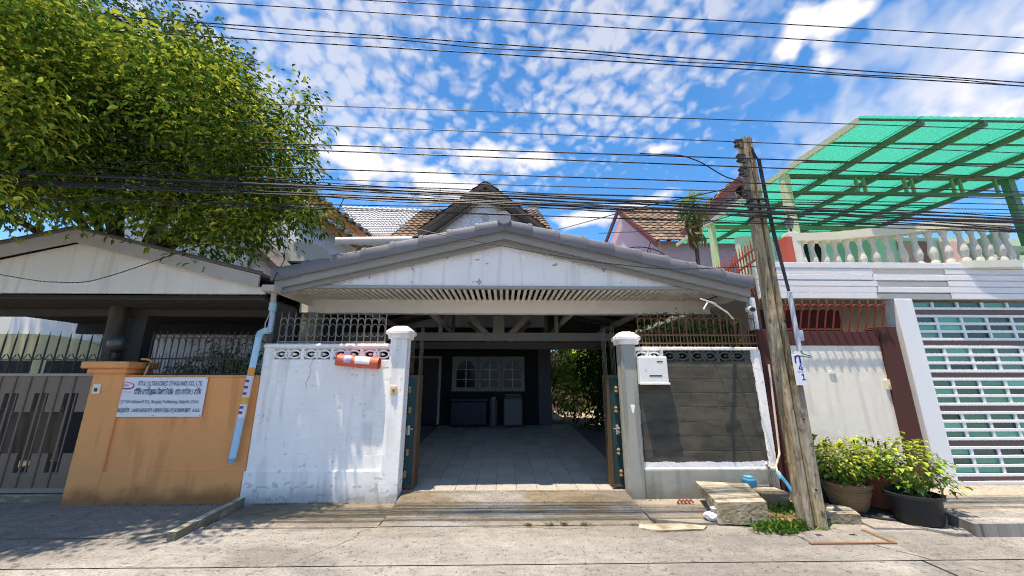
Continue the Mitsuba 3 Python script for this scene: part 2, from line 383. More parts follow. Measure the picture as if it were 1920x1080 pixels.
# orange wall
k = thing('orange_wall', 'orange plastered boundary wall carrying the white company sign', 'wall')
part(k, 'panel', bx(-5.62, -3.66, 5.9, 6.05, -.05, 1.71, .008), 'orange_plaster')
part(k, 'plinth', bx(-5.78, -3.665, 5.87, 5.9, -.05, .41, .006), 'orange_plaster')
p_ = part(k, 'pillar', bx(-6.06, -5.60, 5.86, 6.2, -.05, 1.78, .008), 'orange_plaster')
part(p_, 'cap', [bx(-6.12, -5.55, 5.81, 6.26, 1.76, 1.83, .012), bx(-6.18, -5.5, 5.76, 6.32, 1.83, 1.93, .015)], 'orange_plaster')
part(k, 'coping', bx(-5.6, -3.66, 5.885, 6.065, 1.71, 1.735, .004), 'orange_plaster')
k = thing('globe_lamp', 'round dark glass globe lamp on top of orange pillar', 'lamp')
part(k, 'stem', lathe([(0, 1.93), (.09, 1.93), (.07, 1.97), (.035, 2.0), (.035, 2.08), (.08, 2.11), (0, 2.11)], 16, (-6.1, 6.15, 0)), 'vc_semi', (.03, .03, .03), 40)
g_ = trimesh.creation.icosphere(3, .125); g_.apply_translation([-6.1, 6.15, 2.225]); part(k, 'globe', g_, 'vc_gloss', (.05, .055, .05), True)
k = thing('doorbell', 'small white doorbell plate on orange pillar', 'doorbell')
part(k, 'plate', bx(-6.0, -5.89, 5.84, 5.858, 1.47, 1.61, .004), 'vc_semi', (.7, .66, .55)); part(k, 'button', bx(-5.965, -5.925, 5.828, 5.841, 1.5, 1.55, .004), 'vc_semi', (.05, .04, .04))
k = thing('bent_pipe', 'short bent cream pipe at the right of orange pillar top', 'pipe')
part(k, 'tube', tube([(-5.42, 5.98, 1.735), (-5.4, 5.98, 1.85), (-5.36, 5.98, 1.94), (-5.42, 5.98, 1.97), (-5.52, 5.98, 1.975)], .016, 8), 'vc_semi', (.55, .30, .14), 60)

# company sign
TH = {'ก': '00 04 15 06 27 47 56 50', 'ข': '25 16 27 25 20 50 57', 'ค': '00 05 27 47 56 50|00 23 34', 'ง': '36 47 57 50 20 04', 'จ': '16 27 47 56 50 30 33 44', 'ซ': '25 16 27 25 20 50 57 68',
      'ท': '06 17 26 20 26 47 56 50', 'ด': '00 05 27 47 56 50|00 13 24', 'ต': '00 05 27 36 47 56 50|00 13 24', 'น': '06 17 26 20 50 41 30|57 50', 'บ': '06 17 26 20 50 57', 'ป': '06 17 26 20 50 59',
      'พ': '06 17 26 20 34 50 57', 'ม': '06 17 26 20 10 50 57', 'ย': '07 26 13 20 50 57', 'ร': '57 17 06 35 44 40 30', 'ล': '07 37 56 50 43 23 10 00 03', 'ว': '06 27 47 56 50 40', 'ศ': '00 05 27 47 56 50|47 69',
      'ษ': '06 17 26 20 50 57|33 64', 'ส': '07 37 56 50 43 23 10 00|47 69', 'ห': '06 17 26 20 24 47 50 57', 'อ': '24 14 05 27 47 56 50 20 03', 'ะ': '05 25 14|02 22 11', 'า': '06 27 37 46 40', 'เ': '17 10 20', 'แ': '07 00 10|37 30 40',
      'โ': '39 09 27 20', 'ไ': '39 28 27 20', 'ิ': '^08 2a 48', 'ี': '^08 2a 48 4b', 'ั': '^08 19 48 5a', '้': '^2b 3a 3c', '์': '^3c 4b 3a', 'ุ': '^4_ 4-', 'ู': '^3_ 3- 5- 5_', 'ำ': '^1a 2b 1a|06 27 37 46 40'}
HX = {c: i for i, c in enumerate('0123456789abc')}; HX['_'] = -1; HX['-'] = -3


def thai(s, h, x, y, z, sw=.085, width=None):
    u, cur, last, lines = h / 7, 0.0, 0.0, []
    for ch in s:
        if ch == ' ': cur += 4; continue
        if ch in TH:
            g = TH[ch]; up = g.startswith('^'); g = g.lstrip('^'); x0 = last if up and ch != 'ำ' else cur
            for st in g.split('|'): lines.append(LineString([(x0 + HX[a[0]], HX[a[1]]) for a in st.split()]))
            if not up or ch == 'ำ': last = cur; cur += 7 if ch not in 'ะาเแโไ' else 5
        else: lines.append((ch, cur)); cur += 6
    sx = (width / (cur * u)) if width else 1.0; poly, out = [l.buffer(sw * 7) for l in lines if not isinstance(l, tuple)], []
    pg = affinity.scale(unary_union(poly), u * sx, u, origin=(0, 0)); m = prism(affinity.translate(pg, x, z), y - .0015, y); out = [m]
    out += [text(l[0], h * .95, x + l[1] * u * sx, y, z) for l in lines if isinstance(l, tuple)]
    return trimesh.util.concatenate(out)


k = thing('company_sign', 'white company sign with red oval logo screwed on orange wall', 'sign')
part(k, 'board', bx(-5.76, -4.39, 5.872, 5.882, 1.145, 1.705, .003), 'vc_semi', (.66, .68, .72))
INK = (.035, .04, .10)
yb_ = 5.872
part(k, 'lettering', text('RTUL ULTRASONIC (THAILAND) CO., LTD.', .062, -5.39, yb_, 1.585, bold=True, width=.94), 'vc_matt', INK)
part(k, 'lettering', thai('บริษัท อาร์ทียูแอล อัลตร้าโซนิค (ประเทศไทย) จำกัด', .062, -5.42, yb_, 1.465, .12, .97), 'vc_matt', INK)
part(k, 'lettering', text('No. 177 Soi Sukhumvit 101, Bangjak, Prakhanong, Bangkok 10260', .045, -5.66, yb_, 1.335, bold=True, width=1.2), 'vc_matt', (.06, .08, .09))
part(k, 'lettering', thai('177 ซอยสุขุมวิท 101 แขวงบางจาก เขตพระโขนง กรุงเทพมหานคร 10260', .045, -5.71, yb_, 1.215, .12, 1.28), 'vc_matt', (.04, .05, .09))
el = lambda a, b, r, cx=-5.555, cz=1.585: affinity.translate(affinity.rotate(affinity.scale(Point(0, 0).buffer(1, 32), a, b), r, origin=(0, 0)), cx, cz)
ring_ = el(.115, .052, -4).difference(el(.098, .038, -4, -5.551, 1.589))
part(k, 'logo', prism(ring_, yb_ - .002, yb_), 'vc_semi', (.50, .03, .05)); part(k, 'logo', prism(el(.118, .055, -4, -5.552, 1.583).difference(el(.116, .054, -4, -5.557, 1.586)), yb_ - .0025, yb_), 'vc_semi', (.05, .04, .12))
part(k, 'logo', text('RTUL', .03, -5.60, yb_, 1.571, bold=True, width=.085), 'vc_matt', (.06, .05, .15)); part(k, 'rule', bx(-5.67, -5.45, yb_ - .0015, yb_, 1.492, 1.496), 'vc_matt', INK)
for x in (-5.74, -5.075, -4.41):
    for z in (1.165, 1.685): part(k, 'screw', lathe([(0, 0), (.008, 0), (.005, .004), (0, .005)], 8).apply_transform(trimesh.transformations.rotation_matrix(math.pi / 2, [1, 0, 0])).apply_translation([x, yb_, z]), 'vc_metal', (.1, .1, .1))


# iron fences on the walls
def fence(name, label, x0, x1, y, zb, zt, step, col, arch=True, mid=(), thick=.009, lean=.0):
    k = thing(name, label, 'fence'); n = max(2, int(round((x1 - x0) / step))); xs = np.linspace(x0, x1, n + 1); s = xs[1] - xs[0]
    for x in xs:
        part(k, 'bar', tube([(x, y, zb), (x, y - lean, zt - .07), (x, y - lean, zt)], [thick, thick, .001], 6), 'vc_matt', col, jit=.15)
    for z in mid: part(k, 'rail', bx(x0 - .02, x1 + .02, y - .008, y + .008, z - .011, z + .011), 'vc_matt', col)
    if arch:
        g = np.linspace(math.pi, 0, 9)
        for a in xs[:-1]:
            part(k, 'arch', tube(np.stack([a + s / 2 + s / 2 * np.cos(g), g * 0 + y - .012 - lean * .8, zt - .19 + s * .75 * np.sin(g)], 1), max(.0075, thick * .9), 5), 'vc_matt', col, jit=.15)
    return k, xs, s


IRON, RUST = (.055, .045, .04), (.16, .085, .05)
k, xs, s = fence('iron_fence', 'black arched iron fence on top of orange wall', -5.42, -3.78, 5.98, 1.73, 2.42, .105, IRON, True, (1.75, 1.98))
for a in xs[:-1]:
    part(k, 'short_spike', tube([(a + s / 2, 5.98, 1.74), (a + s / 2, 5.98, 2.02), (a + s / 2, 5.98, 2.1)], [.006, .006, .001], 5), 'vc_matt', IRON)
k, xs, s = fence('iron_fence', 'weathered grey iron fence with hoops on top of white wall', -3.5, -1.86, 5.97, 2.19, 2.72, .108, (.23, .21, .18), True, (2.24,))
g = np.linspace(0, 2 * math.pi, 17)
for a in xs[:-1]:
    part(k, 'oval', tube(np.stack([a + s / 2 + s * .46 * np.cos(g), g * 0 + 5.958, 2.42 + .10 * np.sin(g)], 1), .0055, 5, False), 'vc_matt', (.2, .19, .16), jit=.2)
k, xs, s = fence('iron_fence', 'rusty hooped iron fence on top of dark grey wall', 2.13, 4.02, 5.97, 2.16, 2.74, .112, RUST, True, (2.23, 2.36))
for a in xs[:-1]:
    part(k, 'short_spike', tube([(a + s / 2, 5.97, 2.2), (a + s / 2, 5.97, 2.36), (a + s / 2, 5.97, 2.42)], [.006, .006, .001], 5), 'vc_matt', RUST)


# pierced wall blocks
def vent(w, h):
    r = sbox(0, 0, w, h); f = r.difference(sbox(.012, .010, w - .012, h - .010))
    e = lambda cx: affinity.translate(affinity.scale(Point(0, 0).buffer(1, 16), w * .235, h * .40), cx, h / 2).difference(affinity.translate(affinity.scale(Point(0, 0).buffer(1, 16), w * .19, h * .27), cx, h / 2))
    dm = lambda q: Polygon([(w / 2 - q * .7, h / 2), (w / 2, h / 2 + q), (w / 2 + q * .7, h / 2), (w / 2, h / 2 - q)])
    ar = Polygon([(w * .2, h / 2), (w * .3, h * .62), (w * .3, h * .38)]); ar2 = affinity.scale(ar, -1, 1, origin=(w / 2, h / 2))
    return unary_union([f, e(w * .26), e(w * .74), dm(h * .48).difference(dm(h * .27)), ar, ar2]).intersection(r)


def block_courses(k, x0, x1, z0, n, h, mat, y=5.897, skip=()):
    for r in range(n):
        x = x0 - (.2 if r % 2 else 0)
        while x < x1 - .02:
            a, b = max(x, x0), min(x + .4, x1)
            if b - a > .03: part(k, 'block', bx(a + .0035, b - .0035, y - .004 + rng.uniform(-.002, .0015), y + .02, z0 + r * h + .003, z0 + (r + 1) * h - .003, .004), mat)
            x += .4


# white wall
k = thing('white_wall', 'white painted block wall between orange wall and driveway', 'wall')
part(k, 'core', [bx(-3.64, -1.70, 5.897, 6.03, -.05, 1.96), bx(-3.64, -3.5, 5.893, 6.03, 1.96, 2.14)], 'white_plaster')
block_courses(k, -3.62, -1.72, .42, 7, .205, 'white_plaster')
part(k, 'band', bx(-3.62, -1.70, 5.889, 5.9, 1.858, 1.96, .002), 'white_plaster')
part(k, 'plinth', bx(-3.655, -1.5, 5.865, 5.897, -.05, .415, .006), 'white_plaster')
part(k, 'vent_shade_sheet', bx(-3.5, -1.7, 6.02, 6.03, 1.96, 2.135), 'vc_matt', (.02, .02, .02))  # added dark sheet, gives the pierced blocks their shade by colour
part(k, 'coping', bx(-3.66, -1.70, 5.86, 6.06, 2.135, 2.205, .025), 'white_plaster', smooth=60)
for i in range(4):
    x = -3.495 + .445 * i
    part(k, 'vent_block', prism(affinity.translate(vent(.42, .165), x, 1.965), 5.893, 5.97), 'white_plaster')
    part(k, 'mullion', bx(x + .42, x + .447, 5.891, 6.02, 1.96, 2.135), 'white_plaster')
p_ = part(k, 'pillar', bx(-1.73, -1.475, 5.84, 6.08, -.05, 2.28, .01), 'white_plaster')


def pillar_cap(x, y, z, w):
    h = w / 2; v = []
    for zz, q in ((z, h * .82), (z + .05, h * .86), (z + .075, h), (z + .115, h), (z + .19, h * .55), (z + .20, h * .4)):
        c = q * .25; v.append([(x + sx * (q - (c if t else 0)), y + sy * (q - (0 if t else c)), zz) for sx, sy, t in ((1, -1, 0), (1, 1, 0), (1, 1, 1), (-1, 1, 1), (-1, 1, 0), (-1, -1, 0), (-1, -1, 1), (1, -1, 1))])
    return trimesh.util.concatenate([trimesh.convex.convex_hull(np.array(v[i] + v[i + 1])) for i in range(5)])


part(p_, 'cap', pillar_cap(-1.60, 5.96, 2.28, .40), 'white_plaster')
k = thing('doorbell', 'yellowed doorbell box on white gate pillar', 'doorbell')
part(k, 'plate', bx(-1.675, -1.58, 5.815, 5.838, 1.45, 1.58, .005), 'vc_semi', (.62, .50, .30)); part(k, 'button', bx(-1.645, -1.605, 5.80, 5.816, 1.49, 1.54, .004), 'vc_semi', (.35, .16, .06))
k = thing('newspaper_tube', 'faded red newspaper tube with white label on white wall', 'newspaper holder')
m = tube([(-2.48, 5.80, 1.955), (-1.86, 5.80, 1.905)], .085, 20, False); m2 = tube([(-2.48, 5.80, 1.955), (-1.86, 5.80, 1.905)], .08, 20, False); m2.invert()
part(k, 'shell', [m, m2], 'vc_semi', (.62, .13, .075), 50)
part(k, 'end_cap', bx(-2.485, -2.478, 5.72, 5.88, 1.876, 2.034), 'vc_semi', (.6, .12, .07))
gg = np.linspace(math.pi * .62, math.pi * 1.12, 9)
def label_patch(xa, xb, r):
    v = []; f = []
    for i, q in enumerate(gg):
        for x in (xa, xb): v.append((x, 5.80 + r * math.cos(q), 1.955 - .0806 * (x + 2.48) + r * math.sin(q)))
    for i in range(8): a = 2 * i; f += [[a, a + 1, a + 3], [a, a + 3, a + 2]]
    return trimesh.Trimesh(np.array(v), np.array(f), process=False)
part(k, 'label', label_patch(-2.2, -1.98, .0865), 'vc_semi', (.72, .70, .74)); part(k, 'label', label_patch(-2.36, -2.26, .0865), 'vc_semi', (.45, .40, .55))
part(k, 'bracket', bx(-2.2, -2.1, 5.86, 5.895, 1.84, 1.9), 'vc_semi', (.4, .1, .06))

# drain pipe between the walls
k = thing('drain_pipe', 'pale blue plastic drain pipe wrapped with printed tape', 'pipe')
gm = lambda a, b, r, c, nm='section', lb=None: part(k, nm, tube([a, b], r, 14), 'vc_semi', c, 50, label=lb)
A_, B_ = np.array((-3.69, 5.79, 2.3)), np.array((-3.80, 5.80, .55))
seg = [(0, .26, (.36, .58, .72)), (.26, .33, (.62, .28, .06)), (.33, .50, (.62, .58, .66)), (.50, .555, (.66, .36, .05)), (.555, .66, (.66, .62, .66)), (.66, .975, (.33, .55, .74))]
for a, b, c in seg: gm(A_ + (B_ - A_) * a, A_ + (B_ - A_) * b, .045 if c[0] < .5 else .0465, c)
gm(A_ + (B_ - A_) * .97, B_, .05, (.2, .32, .4), 'socket')
for t_ in (.37, .42, .47, .58, .62):
    q = A_ + (B_ - A_) * t_; part(k, 'print', bx(q[0] - .022, q[0] + .026, q[1] - .0485, q[1] - .044, q[2] - .02, q[2] + .015), 'vc_matt', (.10, .06, .22))
part(k, 'elbow', tube([(-3.69, 5.79, 2.28), (-3.685, 5.8, 2.35), (-3.64, 5.83, 2.39), (-3.57, 5.83, 2.40)], .052, 14), 'vc_semi', (.30, .50, .55), 60)
part(k, 'riser', tube([(-3.57, 5.83, 2.38), (-3.53, 5.78, 2.6), (-3.5, 5.7, 2.72)], .035, 12), 'vc_semi', (.32, .42, .58), 60)
part(k, 'coupling', tube([(-3.5, 5.7, 2.68), (-3.5, 5.7, 2.8)], .05, 14), 'vc_semi', (.28, .45, .46), 60)
part(k, 'riser', tube([(-3.5, 5.7, 2.78), (-3.5, 5.68, 2.98)], .038, 12), 'vc_semi', (.35, .30, .25), 60)
part(k, 'rain_head', bx(-3.62, -3.43, 5.55, 5.75, 2.95, 3.05, .01), 'vc_semi', (.42, .36, .31))
part(k, 'cable', tube([(-3.62, 5.8, 2.4), (-3.62, 5.78, 2.5), (-3.57, 5.76, 2.62), (-3.55, 5.74, 2.75)], .008, 6), 'vc_semi', (.4, .38, .36))

# left neighbour's carport
k = thing('neighbour_carport', 'dark open carport with dirty cream gable, behind orange wall', 'carport')
LX, LZ, LR, LL, LB = -6.88, 4.02, -3.86, -9.96, 3.0
sl = .247
lz = lambda x: LZ - sl * abs(x - LX)
part(k, 'gable_board', prism(Polygon([(LX, LZ - .18), (LR + .03, lz(LR) - .18), (LR + .03, LB), (LL, LB), (LL, lz(LL) - .18)]), 5.97, 6.02), 'cream_plaster')
for s_, e_ in ((1, LR), (-1, LL)):
    part(k, 'barge_board', prism(Polygon([(LX, LZ), (e_, lz(e_)), (e_, lz(e_) - .19), (LX, LZ - .21)]), 5.83 + .002 * (s_ < 0), 5.87), 'vc_matt', (.42, .39, .35))
    q = e_ + s_ * .05
    part(k, 'roof', trimesh.Trimesh(np.array([(LX, 5.8, LZ + .03), (q, 5.8, lz(e_) + .03), (q, 12, lz(e_) + .03), (LX, 12, LZ + .03), (LX, 5.8, LZ + .002), (q, 5.8, lz(e_) + .002), (q, 12, lz(e_) + .002), (LX, 12, LZ + .002)]),
         np.array([[0, 1, 2], [0, 2, 3], [4, 6, 5], [4, 7, 6], [0, 4, 5], [0, 5, 1], [1, 5, 6], [1, 6, 2]]), process=False), 'vc_matt', (.16, .15, .14))
    part(k, 'verge_cap', prism(Polygon([(LX, LZ + .05), (q, lz(e_) + .05), (q, lz(e_) + .02), (LX, LZ + .02)]), 5.79, 5.828), 'vc_matt', (.10, .09, .08))
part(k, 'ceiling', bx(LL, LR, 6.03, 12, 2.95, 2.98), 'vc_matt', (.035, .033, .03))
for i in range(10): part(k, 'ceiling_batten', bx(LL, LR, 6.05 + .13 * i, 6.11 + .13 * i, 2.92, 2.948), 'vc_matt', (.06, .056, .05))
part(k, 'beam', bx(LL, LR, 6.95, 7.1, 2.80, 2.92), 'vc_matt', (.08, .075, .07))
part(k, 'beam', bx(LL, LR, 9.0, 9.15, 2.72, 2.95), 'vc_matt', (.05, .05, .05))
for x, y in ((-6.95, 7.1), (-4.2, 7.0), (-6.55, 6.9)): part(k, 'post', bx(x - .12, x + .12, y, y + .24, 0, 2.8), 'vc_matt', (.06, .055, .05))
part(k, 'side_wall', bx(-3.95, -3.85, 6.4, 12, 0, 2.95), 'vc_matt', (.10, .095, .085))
k = thing('garden_wall_house', 'pale green white house wall with beige arch, behind the brown gate', 'house')
part(k, 'wall', bx(-22, -5.2, 11.2, 11.5, 0, 5.0), 'vc_matt', (.66, .68, .62))
part(k, 'arch_band', prism(affinity.translate(affinity.scale(Point(0, 0).buffer(1, 32), 2.6, .8), -11.6, 1.95).intersection(sbox(-20, .2, 0, 3)), 9.3, 9.39), 'vc_matt', (.50, .46, .27))
part(k, 'opening', bx(-12.4, -11.12, 9.28, 9.3, .2, 2.12), 'vc_matt', (.03, .03, .03)); part(k, 'opening', bx(-10.75, -9.3, 9.28, 9.3, .2, 2.12), 'vc_matt', (.03, .03, .03))
single('added_dark_sheet', 'added dark upright sheet standing in for shade behind the brown gate', 'wall', bx(-16, -7.0, 8.9, 9.05, 0, 1.35), 'vc_matt', (.045, .04, .036))  # added, its dark colour stands in for shade seen through the gate
single('yard_wall', 'low pale wall with spikes behind the arched fence on orange wall', 'wall', [bx(-8.4, -3.9, 9.2, 9.3, 0, 1.9)] + [bx(-8.3 + .2 * i, -8.27 + .2 * i, 9.23, 9.26, 1.9, 2.2) for i in range(20)], 'vc_matt', (.55, .54, .5))

# ---------------------------------------------------------------- main carport
k = thing('main_carport', 'wide white gabled carport roof over the open driveway', 'carport')
AX, AZ, SL, XL, XR, VY = -.01, 4.10, .243, -3.62, 3.96, 5.85
zt = lambda x: AZ - SL * abs(x - AX)
for e_ in (XL, XR):
    n_ = 8 if e_ < 0 else 9
    part(k, 'barge_board', prism(Polygon([(AX, AZ), (e_, zt(e_)), (e_, zt(e_) - .17), (AX, AZ - .17)]), VY + .002 * (e_ > 0), VY + .045), 'vc_matt', (.31, .305, .285))
    part(k, 'barge_board', prism(Polygon([(AX, AZ - .09), (e_, zt(e_) - .09), (e_, zt(e_) - .245), (AX, AZ - .245)]), VY + .08 + .002 * (e_ > 0), VY + .12), 'vc_matt', (.28, .275, .255))
    dx = (e_ - AX) / n_
    sec = [(-.07, -.05), (-.075, -.03), (-.095, .02), (-.098, .09), (-.08, .145), (-.04, .175), (.02, .19), (.08, .18), (.13, .14)]
    for i in range(n_):
        a, b = AX + dx * i, AX + dx * (i + 1) + dx * .05; v, f = [], []
        for x, g_, lift in ((a, .90, -.024), (b - dx * .15, .97, -.018), (b - dx * .145, 1.04, -.014), (b, 1.045, -.013)):
            for (yy, zz) in sec: v.append((x, VY + .0 + yy * g_, zt(x) + .012 + lift + zz * g_))
        m_ = len(sec)
        for r_ in range(3):
            for j in range(m_ - 1): c0 = r_ * m_ + j; f += [[c0, c0 + 1, c0 + m_ + 1], [c0, c0 + m_ + 1, c0 + m_]]
        f += [[3 * m_, 3 * m_ + j, 3 * m_ + j + 1] for j in range(1, m_ - 1)]
        part(k, 'verge_tile', trimesh.Trimesh(np.array(v), np.array(f), process=False), 'vc_semi', (.165, .17, .195), 30, jit=.14)
    nx = 60; xs = np.linspace(AX, e_ + .06 * np.sign(e_), nx); Yr = (VY + .1, 12.2)
    v = [(x, y, zt(x) + .06 + .018 * math.sin(i * 2.1)) for y in Yr for i, x in enumerate(xs)]; f = []
    for i in range(nx - 1): f += [[i, i + 1, nx + i + 1], [i, nx + i + 1, nx + i]]
    part(k, 'roof_sheet', trimesh.Trimesh(np.array(v), np.array(f), process=False), 'vc_matt', (.055, .056, .06))
    for y in np.arange(6.9, 12, .75): part(k, 'purlin', bar((AX, y, AZ - .03), (e_, y, zt(e_) - .03), .05, .09), 'vc_matt', (.13, .125, .12))
part(k, 'ridge_cap', tube([(AX, VY - .16, AZ + .13), (AX, VY + .3, AZ + .13)], .112, 20), 'vc_semi', (.25, .255, .285), 50)
part(k, 'ridge_cap', tube([(AX, VY + .3, AZ + .10), (AX, 12.2, AZ + .10)], .1, 14), 'vc_semi', (.22, .225, .26), 50)
part(k, 'rear_gable', prism(Polygon([(1.2, 2.83), (3.9, 2.83), (3.9, zt(3.9) + .04), (1.2, zt(1.2) + .04)]), 12.05, 12.1), 'vc_matt', (.10, .10, .095))
gb = Polygon([(AX, AZ - .22), (3.42, zt(3.42) - .22), (3.42, 3.16), (-3.12, 3.16), (-3.12, zt(-3.12) - .22)]).buffer(0)
part(k, 'gable_board', prism(gb, VY + .18, VY + .22), 'gable_paint')
part(k, 'gable_trim', bx(-3.3, 3.65, VY + .14, VY + .22, 3.11, 3.16, .004), 'vc_matt', (.33, .33, .32))
for i in range(72):
    x = -3.52 + .102 * i
    part(k, 'soffit_batten', bx(x - .025, x + .025, VY + .22, 6.97, 3.115, 3.14), 'vc_matt', (.74, .71, .65), jit=.06)
part(k, 'soffit_edge', bx(-3.62, -3.56, VY + .1, 7.2, 3.0, 3.17), 'vc_matt', (.6, .57, .5)); part(k, 'soffit_edge', bx(3.84, 3.9, VY + .1, 7.2, 2.98, 3.13), 'vc_matt', (.6, .58, .53))
part(k, 'front_beam', bx(-3.79, 3.89, 6.97, 7.15, 2.875, 3.14, .006), 'vc_matt', (.78, .735, .66))
part(k, 'column', bx(-3.72, -3.43, 6.93, 7.2, .12, 2.875, .008), 'mossy_concrete'); part(k, 'column', bx(3.6, 3.87, 6.99, 7.22, .12, 2.875, .008), 'mossy_concrete')
TC = (.20, .19, .172)
for y in (8.3, 10.4):
    t_ = part(k, 'truss', bx(-3.5, 3.8, y, y + .1, 2.50, 2.68, .004), 'vc_matt', TC)
    part(t_, 'king_post', bx(-.245, .005, y + .02, y + .08, 2.68, 3.9), 'vc_matt', TC)
    for s_ in (-1, 1):
        part(t_, 'strut', bar((-.12 + s_ * .27, y + .05, 2.66), (-.12 + s_ * .85, y + .05, 3.25), .05, .12), 'vc_matt', TC)
        part(t_, 'hanger', bx(-.12 + s_ * 1.28 - .04, -.12 + s_ * 1.28 + .04, y + .02, y + .08, 2.68, 3.65), 'vc_matt', TC)
        part(t_, 'rafter', bar((-.05, y + .05, AZ - .1), (3.3 * s_, y + .05, zt(3.3 * s_) - .1), .06, .12), 'vc_matt', TC)
for x in (-2.6, -1.4, 1.3, 2.6): part(k, 'tie_beam', bx(x - .04, x + .04, 7.15, 12, 2.88, 2.97), 'vc_matt', (.28, .27, .25))

# carport floor, each tile its own piece
zf = lambda y: .10 + (y - 6.05) * .045
fl = struct('carport_floor', trimesh.Trimesh(np.array([(-3.3, 6.02, .085), (3.5, 6.02, .085), (3.5, 12.1, zf(12.1) - .012), (-3.3, 12.1, zf(12.1) - .012)]), np.array([[0, 1, 2], [0, 2, 3]]), process=False), 'vc_matt', (.16, .155, .15))
for i in range(14):
    for j in range(20):
        x0, y0 = -1.92 + .303 * i, 6.08 + .303 * j
        if i > 12 or y0 > 12: continue
        m = bx(x0, x0 + .296, y0, y0 + .296, -.012, rng.uniform(-.001, .0005), .0015); v = m.vertices.copy(); v[:, 2] += zf(v[:, 1]); m.vertices = v
        part(fl, 'tile', m, 'floor_tile', np.array((.36, .345, .31)) * (1 + rng.uniform(-.16, .05)))
struct('threshold', bx(-1.47, 1.80, 6.0, 6.075, -.02, .1015, .004), 'ground_concrete')
ys = sheet(1.5, 4.2, 12.12, 19, lambda x, y: .30 + 0 * x, 4, 4); struct('side_path', ys, 'ground_concrete')
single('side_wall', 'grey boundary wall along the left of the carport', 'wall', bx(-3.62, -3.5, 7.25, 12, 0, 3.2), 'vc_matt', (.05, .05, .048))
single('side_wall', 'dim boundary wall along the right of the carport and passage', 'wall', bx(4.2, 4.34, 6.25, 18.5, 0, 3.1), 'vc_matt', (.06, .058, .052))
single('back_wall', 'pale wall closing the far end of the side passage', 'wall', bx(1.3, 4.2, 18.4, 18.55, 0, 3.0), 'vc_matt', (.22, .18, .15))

# ---------------------------------------------------------------- main house
k = thing('main_house', 'two storey townhouse with brown tiled gable behind the white carport', 'house')
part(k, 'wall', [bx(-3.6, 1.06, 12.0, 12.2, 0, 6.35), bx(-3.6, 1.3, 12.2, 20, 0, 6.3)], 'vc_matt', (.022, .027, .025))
part(k, 'corner_pier', bx(1.06, 1.45, 11.9, 12.3, .2, 2.72), 'vc_matt', (.12, .12, .125)); part(k, 'lintel', bx(.4, 1.6, 11.92, 12.0, 2.6, 2.9), 'vc_matt', (.12, .12, .12))
part(k, 'upper_wall', prism(Polygon([(-3.55, 3.3), (1.3, 3.3), (1.3, 6.2), (-.64, 7.75), (-2.6, 6.2), (-3.55, 6.2)]), 11.86, 11.99), 'vc_matt', (.72, .73, .76))
w_ = part(k, 'window', prism(sbox(-1.585, 1.345, .635, 2.385).difference(unary_union([sbox(a, 1.46, b, 1.9).union(affinity.translate(affinity.scale(Point(0, 0).buffer(1, 24), (b - a) / 2, .36), (a + b) / 2, 1.9)) for a, b in ((-1.45, -.87), (-.70, -.16), (0., .54))])), 11.93, 12.0), 'vc_matt', (.30, .30, .29))
for a, b in ((-1.45, -.87), (-.70, -.16), (0., .54)):
    part(w_, 'pane', bx(a - .02, b + .02, 11.975, 11.985, 1.44, 2.28), 'window_glass')
    part(w_, 'glazing_bar', [bx((a + b) / 2 - .012, (a + b) / 2 + .012, 11.94, 11.97, 1.46, 2.26), bx(a, b, 11.942, 11.968, 1.68, 1.70), bx(a, b, 11.942, 11.968, 1.98, 2.0)], 'vc_matt', (.6, .6, .58))
for x in (-.79, -.08): part(w_, 'casement_joint', bx(x - .012, x + .012, 11.92, 11.928, 1.345, 2.385), 'vc_matt', (.1, .1, .1))
d_ = part(k, 'door', bx(-2.95, -2.0, 11.95, 11.99, .42, 2.33), 'vc_semi', (.03, .025, .025)); part(d_, 'frame', [bx(-3.02, -2.95, 11.93, 12, .4, 2.4), bx(-2.0, -1.93, 11.93, 12, .4, 2.4), bx(-2.95, -2.0, 11.93, 12, 2.33, 2.4)], 'vc_matt', (.4, .4, .38))


def tiles_slope(ridge_a, ridge_b, eave_a, eave_b, rows, cols, h=.05, wave=.035):
    """a roof slope of overlapping curved tiles as real relief"""
    ra, rb, ea, eb = (np.array(q, float) for q in (ridge_a, ridge_b, eave_a, eave_b)); nrm = np.cross(rb - ra, ea - ra); nrm /= np.linalg.norm(nrm)
    if nrm[2] < 0: nrm = -nrm
    U = np.linspace(0, 1, cols * 6 + 1); v, f, o = [], [], 0
    for r in range(rows):
        for e, (t, up) in enumerate(((r / rows, .0), ((r + 1.06) / rows, h))):
            A, B = ra + (ea - ra) * t, rb + (eb - rb) * t
            v += [A + (B - A) * u + nrm * (up + wave * abs(math.sin(math.pi * u * cols))) for u in U]
        v += [np.array(q) - nrm * h for q in v[-len(U):]]
        n = len(U)
        for e in range(2):
            for i in range(n - 1): a = o + e * n + i; f += [[a, a + n, a + n + 1], [a, a + n + 1, a + 1]]
        o += 3 * n
    return trimesh.Trimesh(np.array(v), np.array(f), process=False)


def roof_part(k, name, m, mat='brown_roof_tile', col=None): return part(k, name, m, mat, col, kind='stuff')


